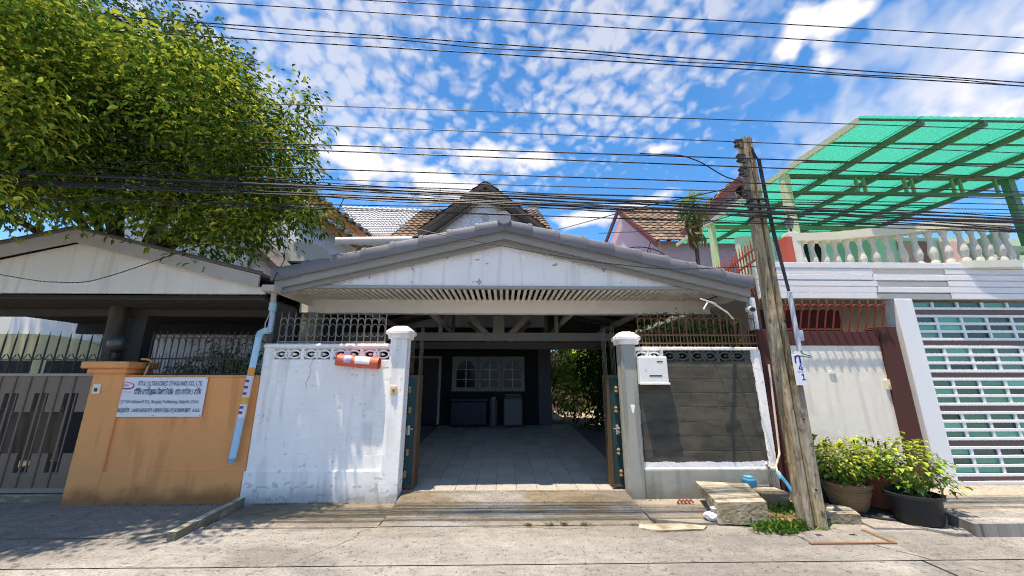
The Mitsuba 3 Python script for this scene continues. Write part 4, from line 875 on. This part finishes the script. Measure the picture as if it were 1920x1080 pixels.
cable('topmost thin cable crossing the upper right sky', 4.55, 0, 7.122, -.0469, .007)
cable('second thin cable from the top of the sky', 4.55, 0, 6.885, -.0542, .007)
cable('thick cable forming the upper strand of the high pair', 4.55, 0, 6.446, -.0673, .0085)
cable('thick cable forming the lower strand of the high pair', 4.55, 0, 6.269, -.0522, .0085)
cable('thin cable running twisted along the high pair', 4.57, 0, 6.40, -.0650, .007, wav=.015)
cable('lone thin cable in mid sky ending at the canopy', 4.55, 0, 5.297, -.0234, .006)
cable('thin cable just above the pole top', 4.55, 0, 4.968, -.0300, .006)
cable('upper service cable tied at the top insulator', 4.72, 0, 4.80, -.0225, .0085)
cable('service cable tied at the second insulator', 4.72, 0, 4.69, -.0300, .0085)
cable('service cable tied at the third insulator', 4.72, 0, 4.42, -.0240, .0085)
cable('thin sagging cable below the third insulator cable', 4.72, 0, 4.33, -.0200, .006, sag=.06)
B = 'black telecom cables bundled across the house front'
LBS = ['%s black cable in the thick bundle strung before the house' % s for s in ('thickest', 'second thickest smooth', 'wavy medium', 'low thick', 'lowest twisted at left', 'lowest loose', 'topmost thin twisted', 'straight slim', 'thin steep')]
for i, (z0, s_, r, w) in enumerate(((4.10, -.040, .017, 0), (4.12, -.036, .010, .01), (4.06, -.044, .012, .012), (4.01, -.035, .012, 0), (3.98, -.048, .010, .012), (3.95, -.040, .010, .015), (4.16, -.030, .008, .01), (3.99, -.030, .012, .0), (4.05, -.052, .008, .02))):
    yy_ = 4.5 + .05 * ((i * 4) % 9); cable(LBS[i], yy_, 0, 1.65 + (z0 - 1.65) * yy_ / 4.7, s_, r * .8, wav=w, ph=i * 1.7)
LCS = ['%s black wire hanging near the telecom bundle' % s for s in ('nearly level thin', 'steep falling thin', 'deepest sagging thin', 'level thin lower', 'low slack thin', 'lowest slack thin')]
for i, (z0, s_, r, sg) in enumerate(((4.16, -.014, .006, .05), (4.20, -.060, .006, .1), (4.22, -.03, .005, .25), (4.05, -.005, .006, .12), (3.98, -.02, .005, .15), (3.93, -.03, .006, .08))):
    cable(LCS[i], 4.66 + .02 * i, 0, z0, s_, r, sag=sg)


def wire(label, pts, r=.006, col=(.016, .018, .026)):
    p = np.array(pts, float); t = np.linspace(0, len(p) - 1, 40); from_ = np.array([np.interp(t, range(len(p)), p[:, i]) for i in range(3)]).T
    for _ in range(4): from_[1:-1] = (from_[:-2] + 2 * from_[1:-1] + from_[2:]) / 4
    single('drop_wire', label, 'wire', tube(from_, r, 6), 'vc_semi', col)


wire('drop wire from pole descending left to the main house roof', [(3.4, 4.8, 4.35), (2.6, 6.8, 4.95), (1.3, 10.4, 5.9)], .009)
wire('second drop wire from pole to the pink house', [(3.4, 4.8, 4.2), (3.2, 7, 4.7), (4.4, 10.2, 5.9)], .008)
wire('thin wire sagging across the white carport gable', [(-1.6, 5.1, 3.85), (-.9, 5.1, 3.68), (-.31, 5.1, 3.57), (1.17, 5.1, 3.30), (2.3, 5.1, 3.18), (3.5, 4.95, 3.19)], .006)
wire('thin wire drooping over the cream gable of the left carport', [(-7.4, 5.1, 3.15), (-6.72, 5.05, 3.03), (-6.13, 5.0, 2.93), (-5.58, 5.0, 2.92), (-5.13, 5.0, 3.07), (-4.56, 5.1, 3.38)], .006)
wire('wire looping from the pole top over to the left', [(3.38, 4.8, 4.4), (3.1, 4.75, 4.45), (2.75, 4.7, 4.65), (2.5, 4.7, 4.75), (1.9, 4.7, 4.77)], .008)
wire('wire crossing from pole down to canopy corner', [(3.5, 4.8, 4.0), (2.9, 5.6, 4.0), (2.0, 7.5, 4.7)], .007)
wire('thin wire slanting from the bundle to the neighbouring gable', [(-2.2, 4.8, 4.1), (-3.6, 7.5, 5.0), (-4.6, 10.5, 6.2)], .006)
wire('wire slanting from the tree to the left gutter', [(-4.1, 6.5, 4.5), (-3.6, 6.0, 3.6), (-3.5, 5.6, 3.1)], .007)

# small things on the walls
k = thing('security_camera', 'white bullet security camera above the right end of grey wall', 'camera')
part(k, 'body', tube([(3.97, 5.98, 2.78), (3.86, 5.72, 2.73)], .05, 16), 'vc_semi', (.72, .72, .7), 50); part(k, 'lens', tube([(3.86, 5.72, 2.73), (3.855, 5.705, 2.727)], .036, 14), 'vc_gloss', (.02, .02, .02), 50); part(k, 'bracket', tube([(4.0, 6.02, 2.70), (3.97, 5.98, 2.78)], .016, 8), 'vc_semi', (.6, .6, .58))
k = thing('lamp_arm', 'white bent tube arm with T end in front of the carport beam', 'lamp arm')
part(k, 'arm', tube([(3.68, 5.95, 2.62), (3.5, 5.8, 2.7), (3.2, 5.65, 2.82), (3.1, 5.62, 2.84)], .014, 10), 'vc_semi', (.66, .66, .6), 50); part(k, 'cross_bar', tube([(3.0, 5.6, 2.87), (3.24, 5.62, 2.8)], .011, 8), 'vc_semi', (.72, .72, .68), 50); part(k, 'tip', tube([(3.12, 5.62, 2.83), (3.0, 5.55, 2.70)], .011, 8), 'vc_semi', (.75, .75, .7), 50)

# things on the ground at right
k = thing('concrete_step', 'large mossy concrete block lying in front of the grey wall', 'concrete block')
bl = trimesh.convex.convex_hull(np.array([(2.52, 4.93, .02), (3.12, 4.86, .02), (3.5, 5.72, .02), (2.85, 5.8, .02), (2.55, 4.96, .24), (3.11, 4.89, .262), (3.38, 5.68, .27), (2.70, 5.76, .285)])); bl = bl.subdivide().subdivide().subdivide()
bl.vertices = bl.vertices + .014 * (meshkit.fbm(bl.vertices * 9, 3, 4)[:, None] - .5); put(k, bl, 'mossy_concrete')
k = thing('concrete_block', 'smaller concrete block behind the mossy block, by the pole', 'concrete block')
m = bx(3.42, 3.78, 5.42, 5.7, .02, .22, .02).subdivide().subdivide(); m.vertices = m.vertices + .012 * (meshkit.fbm(m.vertices * 12, 3, 6)[:, None] - .5); put(k, m, 'mossy_concrete')
k = thing('concrete_block', 'flat low concrete block between pole and brown pot', 'concrete block')
m = flat(Polygon([(3.80, 4.96), (4.25, 4.93), (4.35, 5.2), (4.1, 5.45), (3.8, 5.4)]), -.02, .11).subdivide().subdivide(); m.vertices = m.vertices + .014 * (meshkit.fbm(m.vertices * 11, 3, 7)[:, None] - .5); put(k, m, 'mossy_concrete')
m = bx(4.02, 4.5, 5.55, 5.8, -.02, .2, .02).subdivide().subdivide(); m.vertices = m.vertices + .012 * (meshkit.fbm(m.vertices * 11, 3, 9)[:, None] - .5)
put(thing('concrete_block', 'concrete block against the maroon plinth behind the pole', 'concrete block'), m, 'mossy_concrete')
m = trimesh.creation.icosphere(3, .09); m.vertices = m.vertices * [1.15, .9, .6] * (1 + .6 * (meshkit.fbm(m.vertices * 26, 3, 2)[:, None] - .5)); m.apply_translation([2.52, 5.02, .075])
n_ = lathe([(.02, 0), (.025, .03), (.05, .07), (.045, .075), (.015, .03), (0, .03)], 10, (2.535, 5.0, .1))
put(thing('plastic_bag', 'crumpled grey plastic bag beside the mossy block', 'bag'), [m, n_], 'vc_semi', (.52, .50, .54))
m = trimesh.util.concatenate([tube([(2.36 + .05 * i, 5.62 + .02 * (i % 2), .05), (2.40 + .05 * i, 5.66 - .02 * (i % 2), .08), (2.43 + .05 * i, 5.62, .05)], .014, 6) for i in range(4)])
put(thing('rusty_scrap', 'small rusty coil lying at the foot of the grey plinth', 'scrap'), m, 'vc_matt', (.26, .09, .05))
k = thing('water_meter', 'blue water meter between grey plinth and concrete blocks', 'water meter')
part(k, 'body', lathe([(0, .18), (.08, .18), (.09, .24), (.085, .31), (.06, .33), (0, .335)], 18, (3.45, 5.74, 0)), 'vc_semi', (.03, .17, .33), 40); part(k, 'lid', bx(3.40, 3.5, 5.69, 5.79, .335, .35, .006), 'vc_semi', (.10, .36, .50)); part(k, 'pipe', tube([(3.25, 5.74, .22), (3.72, 5.74, .22)], .02, 10), 'vc_metal', (.4, .38, .35))
k = thing('standpipe', 'thin grey steel standpipe against the grey plinth', 'pipe')
part(k, 'pipe', tube([(3.80, 5.8, 0), (3.80, 5.8, .46)], .018, 10), 'vc_metal', (.42, .41, .40)); part(k, 'tap', [tube([(3.8, 5.8, .44), (3.74, 5.75, .47)], .016, 8), tube([(3.76, 5.77, .46), (3.72, 5.72, .52)], .009, 6)], 'vc_metal', (.5, .48, .45))
k = thing('blue_pipe', 'blue and cream plastic water pipe beside the utility pole', 'pipe')
part(k, 'blue_section', tube([(3.95, 5.5, .05), (3.9, 5.62, .28), (3.87, 5.7, .38)], .024, 12), 'vc_semi', (.07, .30, .52), 60); part(k, 'joint', tube([(3.875, 5.68, .33), (3.86, 5.72, .41)], .031, 12), 'vc_semi', (.30, .55, .68), 60)
part(k, 'cream_section', tube([(3.86, 5.72, .4), (3.88, 5.76, .48), (4.02, 5.85, .62), (4.04, 5.87, .72), (4.1, 5.89, 1.9)], .015, 8), 'vc_semi', (.62, .52, .42), 60)


# grass and weeds
def weeds(label, spots, n, h, colr, name='weeds'):
    P, D, C, L = [], [], [], []
    for (x, y, rx, ry, z) in spots:
        m = n; q = rng.normal(0, .45, (m, 2)); P.append(np.stack([x + q[:, 0] * rx, y + q[:, 1] * ry, np.full(m, z)], 1)); d = unit(m); d[:, 2] = np.abs(d[:, 2]) + .5; D.append(d)
        C.append(np.array(colr) * rng.uniform(.55, 1.5, (m, 1)) * (1 + .25 * rng.normal(size=(m, 3)) * [1, .4, .6])); L.append(h * rng.uniform(.5, 1.4, m))
    P, D, C, L = map(np.concatenate, (P, D, C, L)); me, c = leaves(P, D, L, L * .22, np.clip(C, .01, .6), .3)
    k = numbered(name); put(k, me, 'vc_leaf', np.clip(c, .01, .6)); labels[k] = {'label': label, 'category': 'grass', 'kind': 'stuff'}


weeds('green weeds growing between the mossy block and the pole', [(3.2, 4.9, .22, .1, .0), (3.4, 4.82, .2, .08, .0), (3.05, 4.86, .15, .08, 0), (3.55, 5.3, .2, .18, .02), (3.75, 5.4, .15, .15, .03), (3.75, 5.0, .08, .1, .02), (3.1, 4.72, .25, .08, 0)], 150, .09, (.10, .19, .035))
weeds('dry leaf litter and moss tufts along the foot of the walls', [(-3.0 + .35 * i, 5.83, .2, .03, .01) for i in range(5)] + [(-5.4 + .4 * i, 5.78, .3, .04, .01) for i in range(5)] + [(-3.75, 5.3, .06, .5, .01), (2.1, 5.8, .2, .03, .03), (3.0, 5.82, .3, .02, .03)], 14, .03, (.11, .10, .03), 'leaf_litter')
weeds('short grass tufts in the joint of the driveway apron', [(.55, 4.96, .06, .03, .01), (.72, 4.97, .05, .03, .01), (.95, 4.96, .05, .02, .01), (.3, 4.95, .04, .02, .01)], 26, .035, (.14, .18, .04))
struct('shade_dark_floor', flat(Polygon([(-24, 6.62), (-3.7, 6.62), (-3.7, 12), (-24, 12)]), -.02, .012), 'vc_matt', (.06, .056, .05))  # near-black colour puts shade on the ground behind the gate slots
k = 'soil_patch'; put(k, flat(Polygon([(3.1, 4.98), (3.5, 4.92), (3.8, 5.0), (3.8, 5.4), (3.4, 5.42)]), -.02, .035), 'vc_matt', (.22, .14, .08)); labels[k] = {'kind': 'structure'}


# ---------------------------------------------------------------- potted plants
def pot(k, prof, x, y, z, col, mat='vc_semi', n=28): part(k, 'pot', lathe(prof, n, (x, y, z)), mat, col, 40)


def bush(k, x, y, z, rx, ry, h, n, col1, col2, size, stems=7):
    rx, ry, n = rx * 1.06, ry * 1.06, int(n * 1.25)
    tops = []
    for i in range(stems):
        a = rng.uniform(0, 6.28); r = rng.uniform(.1, .75); e = np.array((x + rx * r * math.cos(a), y + ry * r * math.sin(a), z + h * rng.uniform(.6, .95))); b = np.array((x + .06 * math.cos(a), y + .06 * math.sin(a), z))
        mid = (b + e) / 2 + rng.normal(0, .03, 3); part(k, 'stem', tube([b, mid, e], [.009, .007, .004], 6), 'vc_matt', (.24, .20, .09)); tops.append(e)
    d = unit(n); rr = rng.uniform(.45, 1, (n, 1)) ** .5; P = np.array((x, y, z + h * .58)) + d * rr * [rx, ry, h * .45]
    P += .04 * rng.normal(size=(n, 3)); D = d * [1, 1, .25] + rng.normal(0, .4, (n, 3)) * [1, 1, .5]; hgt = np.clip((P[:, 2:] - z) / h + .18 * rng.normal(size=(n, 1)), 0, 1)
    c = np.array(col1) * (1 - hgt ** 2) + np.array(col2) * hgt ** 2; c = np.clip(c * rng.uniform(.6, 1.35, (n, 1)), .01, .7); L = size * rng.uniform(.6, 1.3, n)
    me, cc = leaves(P, D, L, L * .68, c, .3); part(k, 'foliage', me, 'vc_leaf', cc, kind='stuff')


LIME, DEEP = (.66, .68, .07), (.13, .25, .04)
k = thing('potted_plant', 'lime green bush in a brown earthenware pot beside the pole', 'potted plant')
pot(k, [(0, .02), (.17, .02), (.20, .08), (.24, .22), (.255, .30), (.275, .305), (.275, .34), (.25, .345), (.23, .31), (0, .30)], 4.52, 5.38, .02, (.20, .13, .07), 'vc_matt')
for i in range(5): part(k, 'pot_ring', tube([(4.52 + (.186 + .016 * i) * math.cos(a), 5.38 + (.186 + .016 * i) * math.sin(a), .09 + .045 * i) for a in np.linspace(0, 6.283, 33)], .006, 5, False), 'vc_matt', (.23, .15, .08))
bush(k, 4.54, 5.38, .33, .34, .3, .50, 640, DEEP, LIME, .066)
k = thing('potted_plant', 'bush with red tips in a tall terracotta pot, middle of the row', 'potted plant')
pot(k, [(0, .0), (.15, .0), (.16, .06), (.18, .34), (.2, .35), (.2, .4), (.17, .4), (.16, .37), (0, .36)], 5.02, 5.48, .02, (.30, .10, .05), 'vc_matt')
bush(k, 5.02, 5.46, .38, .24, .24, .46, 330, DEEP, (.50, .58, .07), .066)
P = np.array([(4.93, 5.4, .80), (5.2, 5.42, .74), (5.0, 5.3, .78), (4.85, 5.5, .78), (5.12, 5.5, .8)])
for q in P: me, cc = leaves(q[None], np.array([[.05, 0, 1.0]]), .11, .03, np.array([(.16, .05, .03)]), .05); part(k, 'red_tip', me, 'vc_leaf', cc)
k = thing('potted_plant', 'leafy shrub in a large black plastic pot near the driveway slab', 'potted plant')
pot(k, [(0, .0), (.205, .0), (.215, .02), (.245, .28), (.275, .285), (.275, .315), (.25, .32), (.235, .27), (0, .25)], 4.93, 4.92, .03, (.014, .015, .018))
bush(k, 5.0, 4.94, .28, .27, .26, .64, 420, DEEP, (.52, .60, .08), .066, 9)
bush(k, 5.28, 4.88, .30, .12, .12, .25, 50, DEEP, (.5, .5, .06), .07, 2)
k = thing('potted_plant', 'dark spindly plant in a black pot behind the brown pot', 'potted plant')
pot(k, [(0, .0), (.14, .0), (.17, .24), (.19, .25), (.19, .28), (.17, .28), (.16, .24), (0, .23)], 4.42, 5.66, .02, (.015, .015, .017))
bush(k, 4.32, 5.58, .26, .26, .2, .62, 70, (.05, .10, .025), (.10, .17, .04), .11, 8)
k = thing('pot_tray', 'flat dark tray and stones under the row of pots', 'tray'); part(k, 'tray', flat(Point(4.75, 5.3).buffer(.34, 10), .021, .04), 'vc_matt', (.03, .03, .033))
for i in range(8): m = trimesh.creation.icosphere(1, .03); m.vertices = m.vertices * [1.4, 1, .5]; part(k, 'stone', at(m, 4.62 + rng.uniform(0, .4), 5.0 + rng.uniform(-.05, .15), .035), 'vc_matt', (.2, .2, .19), 60)
single('black_pot', 'empty black pot tipped behind the large black pot', 'pot', lathe([(0, .0), (.12, .0), (.15, .2), (.165, .2), (.165, .22), (.14, .22), (.11, .02), (0, .02)], 22).apply_transform(trimesh.transformations.rotation_matrix(1.0, [0, 1, 0])).apply_translation([5.0, 5.2, .14]), 'vc_semi', (.015, .015, .018), 40)
single('paving_piece', 'thin pale paving piece under the large black pot', 'slab', flat(Polygon([(4.75, 4.78), (4.95, 4.56), (5.12, 4.55), (5.2, 4.7), (5.1, 5.0), (4.8, 5.05)]), -.02, .03), 'ground_concrete')


# ---------------------------------------------------------------- trees and garden plants
def crown(k, blobs, n_clump, per, size, cols, droop=.5, name='crown', spread=.22, lump=None):
    """leaves in twig clumps; with lump the clumps gather in boughs of that radius, which leaves gaps between them"""
    P, D, C = [], [], []; w = np.array([b[3] * b[4] * b[5] for b in blobs]) ** .75; w /= w.sum()
    def inside(b, lo): return np.array(blobs[b][:3]) + unit(1)[0] * rng.uniform(lo, 1) ** .45 * np.array(blobs[b][3:])
    boughs = [inside(rng.choice(len(blobs), p=w), .3) for _ in range(n_clump // 18)] if lump else None
    for i in range(n_clump):
        if lump:
            o = boughs[i % len(boughs)]; d = unit(1)[0]; c = o + d * rng.uniform(.1, 1) ** .5 * np.array([lump, lump, lump * .62]); tint = .72 + .56 * ((i % len(boughs)) * .618 % 1)
        else:
            b = rng.choice(len(blobs), p=w); c = inside(b, .25); d = c - np.array(blobs[b][:3]); d /= np.linalg.norm(d) + 1e-6; tint = 1
        m = rng.integers(int(per * .6), int(per * 1.4)); o = rng.normal(0, 1, (m, 3)) * [spread, spread, spread * .6]
        P.append(c + o); D.append(o * 2.2 + d * [.6, .6, .2] + rng.normal(0, .25, (m, 3)) + [0, 0, -droop * rng.uniform(0, 1)]); base = np.array(cols[rng.choice(len(cols))]) * tint; C.append(base * rng.uniform(.65, 1.3) * rng.uniform(.75, 1.25, (m, 1)))
    P, D, C = map(np.concatenate, (P, D, C)); L = size * rng.uniform(.6, 1.35, len(P)); me, cc = leaves(P, D, L, L * .42, np.clip(C, .01, .7), .25)
    part(k, name, me, 'vc_leaf', cc, kind='stuff')


def limbs(k, base, tips, r0):
    b = np.array(base[0], float); f = np.array(base[1], float); part(k, 'trunk', tube([b, (b + f) / 2 + [.06, .03, 0], f], [r0, r0 * .85, r0 * .7], 12), 'bark', smooth=60)
    for t in tips:
        t = np.array(t, float); m = (f + t) / 2 + rng.normal(0, .15, 3) + [0, 0, .15]; part(k, 'branch', tube([f, (f + m) / 2 + rng.normal(0, .05, 3), m, (m + t) / 2 + rng.normal(0, .07, 3), t], [r0 * .5, r0 * .4, r0 * .3, r0 * .2, r0 * .08], 8), 'bark', smooth=60)


def boughs(k, blobs, n, n_leaf, size, cols):
    """a crown of rounded leafy boughs: leaves sit in the outer shell of each bough, mostly facing up and out, so gaps and shade fall between them"""
    w = np.array([(b[3] * b[4] * b[5]) ** .7 for b in blobs]); w /= w.sum(); P, D, C, N = [], [], [], []
    for i in range(n):
        b = blobs[rng.choice(len(blobs), p=w)]; d = unit(1)[0]; o = np.array(b[:3]) + d * rng.uniform(.2, 1) ** .4 * np.array(b[3:]); r = rng.uniform(.28, .72) * min(1.0, .45 + .6 * min(b[3:])); m = int(n_leaf * (r / .4) ** 2)
        u = unit(m); u[:, 2] = np.where((u[:, 2] < -.1) & (rng.uniform(size=m) < .6), -u[:, 2], u[:, 2]); tw = (rng.normal(size=(6, 3)) * .13)[rng.integers(0, 6, m)]
        P.append(o + u * r * rng.uniform(.5, 1.05, (m, 1)) * [1.1, 1.1, .72] + tw); dd = u * [1, 1, .35] + rng.normal(0, .45, (m, 3)) * [1, 1, .5]; dd[:, 2] -= .22; D.append(dd)
        tone = np.array(cols[rng.choice(len(cols), p=[.34, .28, .22, .16])]) * rng.uniform(.75, 1.25); lit_top = (u[:, 2:] > .35) & (rng.uniform(size=(m, 1)) < .5)  # upper leaves yellower, with the sunlit top of each bough painted in
        C.append(np.where(lit_top, np.array((.52, .57, .07)), tone) * rng.uniform(.65, 1.35, (m, 1)))
    P, D, C = map(np.concatenate, (P, D, C)); L = size * rng.uniform(.55, 1.4, len(P)); me, cc = leaves(P, D, L, L * .5, np.clip(C, .01, .7), .3); part(k, 'crown', me, 'vc_leaf', cc, kind='stuff')


k = thing('street_tree', 'large leafy tree with yellow green top overhanging the left carport', 'tree')
blobs = [(-6.7, 5.7, 6.2, 2.2, 1.9, 1.4), (-8.8, 5.4, 6.0, 1.9, 1.9, 1.6), (-4.95, 5.5, 5.75, 1.25, 1.4, .95), (-4.0, 5.5, 5.0, .8, .9, .72), (-3.62, 5.5, 6.15, .26, .35, .36), (-6.9, 5.2, 4.75, 1.7, 1.4, .75), (-9.3, 5.0, 4.7, 1.8, 1.5, .9),
         (-4.75, 5.7, 4.35, 1.0, .8, .7), (-3.6, 5.6, 4.25, .5, .5, .55), (-6.9, 4.75, 3.95, .75, .4, .42), (-8.3, 4.6, 3.9, 1.0, .5, .5), (-4.9, 5.9, 3.9, .8, .4, .4), (-3.5, 5.5, 5.25, .4, .5, .4), (-6.1, 4.9, 5.3, 1.2, 1.0, .8), (-5.9, 5.6, 4.2, .8, .6, .45), (-3.95, 5.7, 3.85, .4, .3, .32)]
limbs(k, ((-7.0, 7.0, 0), (-6.8, 6.7, 3.2)), [(-4.2, 5.6, 5.1), (-5.2, 5.8, 6.0), (-6.6, 5.6, 6.9), (-8.6, 5.6, 6.3), (-4.6, 6.0, 4.4), (-7.4, 5.0, 4.9), (-9.4, 5.4, 5.2), (-3.7, 5.6, 6.1), (-5.9, 5.2, 5.3)], .17)
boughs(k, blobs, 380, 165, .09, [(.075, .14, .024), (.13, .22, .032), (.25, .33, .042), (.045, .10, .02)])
k = thing('back_tree', 'darker tall tree rising behind the large tree, cut by the frame', 'tree')
limbs(k, ((-9.2, 9.5, 0), (-9.0, 9.4, 6.5)), [(-8.2, 9, 10), (-10, 9, 10.5), (-9, 9.5, 11)], .2)
crown(k, [(-8.6, 9.2, 10.2, 1.3, 1.3, 1.3), (-10.4, 9.2, 10.6, 1.8, 1.5, 1.6), (-9.6, 9.2, 9.0, 1.6, 1.4, 1.2), (-12.5, 9.2, 10.2, 2, 1.6, 1.6)], 520, 26, .15, [(.06, .12, .03), (.09, .15, .035), (.12, .17, .04)], spread=.28)
k = thing('garden_shrub', 'bright green shrub in the sunny passage beside the house', 'shrub')
limbs(k, ((2.4, 13.6, .3), (2.4, 13.6, 1.2)), [(1.9, 13.4, 2.4), (2.8, 13.6, 2.6), (2.2, 13.2, 3.0)], .04)
crown(k, [(2.0, 13.6, 2.3, .8, .7, 1.0), (2.3, 13.4, 1.3, .9, .5, .7), (3.1, 13.8, 2.4, .9, .7, 1.1)], 260, 24, .14, [(.26, .42, .07), (.42, .52, .09)], spread=.2)
k = thing('garden_shrub', 'dark dense shrub inside the carport near the right gate leaf', 'shrub')
limbs(k, ((3.3, 10.2, .2), (3.3, 10.2, 1.2)), [(3.0, 10, 2.4), (3.6, 10.3, 2.2), (3.1, 9.6, 1.9)], .05)
crown(k, [(3.3, 10.2, 1.7, .7, .9, 1.1), (3.0, 11.4, 2.0, .8, .6, .9), (3.2, 9.3, .9, .5, .7, .6), (2.9, 11.6, 1.0, .8, .5, .7)], 330, 22, .15, [(.03, .07, .02), (.05, .10, .025)], spread=.2)
k = thing('garden_shrub', 'green shrub behind the rusty fence on the grey wall', 'shrub')
limbs(k, ((3.75, 6.8, 0), (3.75, 6.8, 1.5)), [(3.3, 6.7, 2.5), (4.1, 6.8, 2.6), (3.7, 6.7, 2.8)], .05)
crown(k, [(3.2, 6.8, 2.5, .4, .3, .35), (3.9, 6.9, 2.45, .45, .35, .5), (3.6, 6.8, 2.2, .6, .35, .35), (2.8, 6.9, 2.4, .4, .3, .3)], 90, 22, .1, [(.06, .12, .03), (.12, .2, .04)], spread=.14)
k = thing('garden_shrub', 'low leafy shrub behind the black fence on orange wall', 'shrub')
limbs(k, ((-4.8, 6.6, 0), (-4.8, 6.6, 1.5)), [(-4.5, 6.5, 2.1), (-5.2, 6.6, 2.0)], .03)
crown(k, [(-4.6, 6.6, 2.05, .35, .25, .28), (-5.1, 6.6, 1.8, .4, .25, .2), (-4.3, 6.6, 1.8, .3, .25, .2)], 46, 22, .09, [(.08, .16, .03), (.10, .19, .04), (.12, .05, .04)], spread=.11)
k = thing('palm_plant', 'spiky dracaena with drooping dead leaves beside the pink house', 'palm')
part(k, 'trunk', tube([(4.62, 8.5, 3.0), (4.6, 8.5, 4.3), (4.64, 8.5, 5.9)], [.05, .045, .04], 10), 'bark', smooth=60)
def blades(z0, z1, n, L, up, col):
    P = np.stack([4.63 + .05 * rng.normal(size=n), 8.5 + .05 * rng.normal(size=n), rng.uniform(z0, z1, n)], 1); D = unit(n) * [1, 1, .5]; D[:, 2] += up; c = np.array(col) * rng.uniform(.6, 1.35, (n, 1)); return leaves(P, D, L * rng.uniform(.7, 1.2, n), .045, np.clip(c, .01, .6), .35)
for a in ((5.85, 6.05, 50, .32, .35, (.36, .46, .10)), (5.5, 5.85, 80, .36, -.1, (.20, .26, .07)), (5.1, 5.6, 80, .40, -1.2, (.30, .24, .12))): me, cc = blades(*a); part(k, 'leaves', me, 'vc_leaf', cc, kind='stuff')
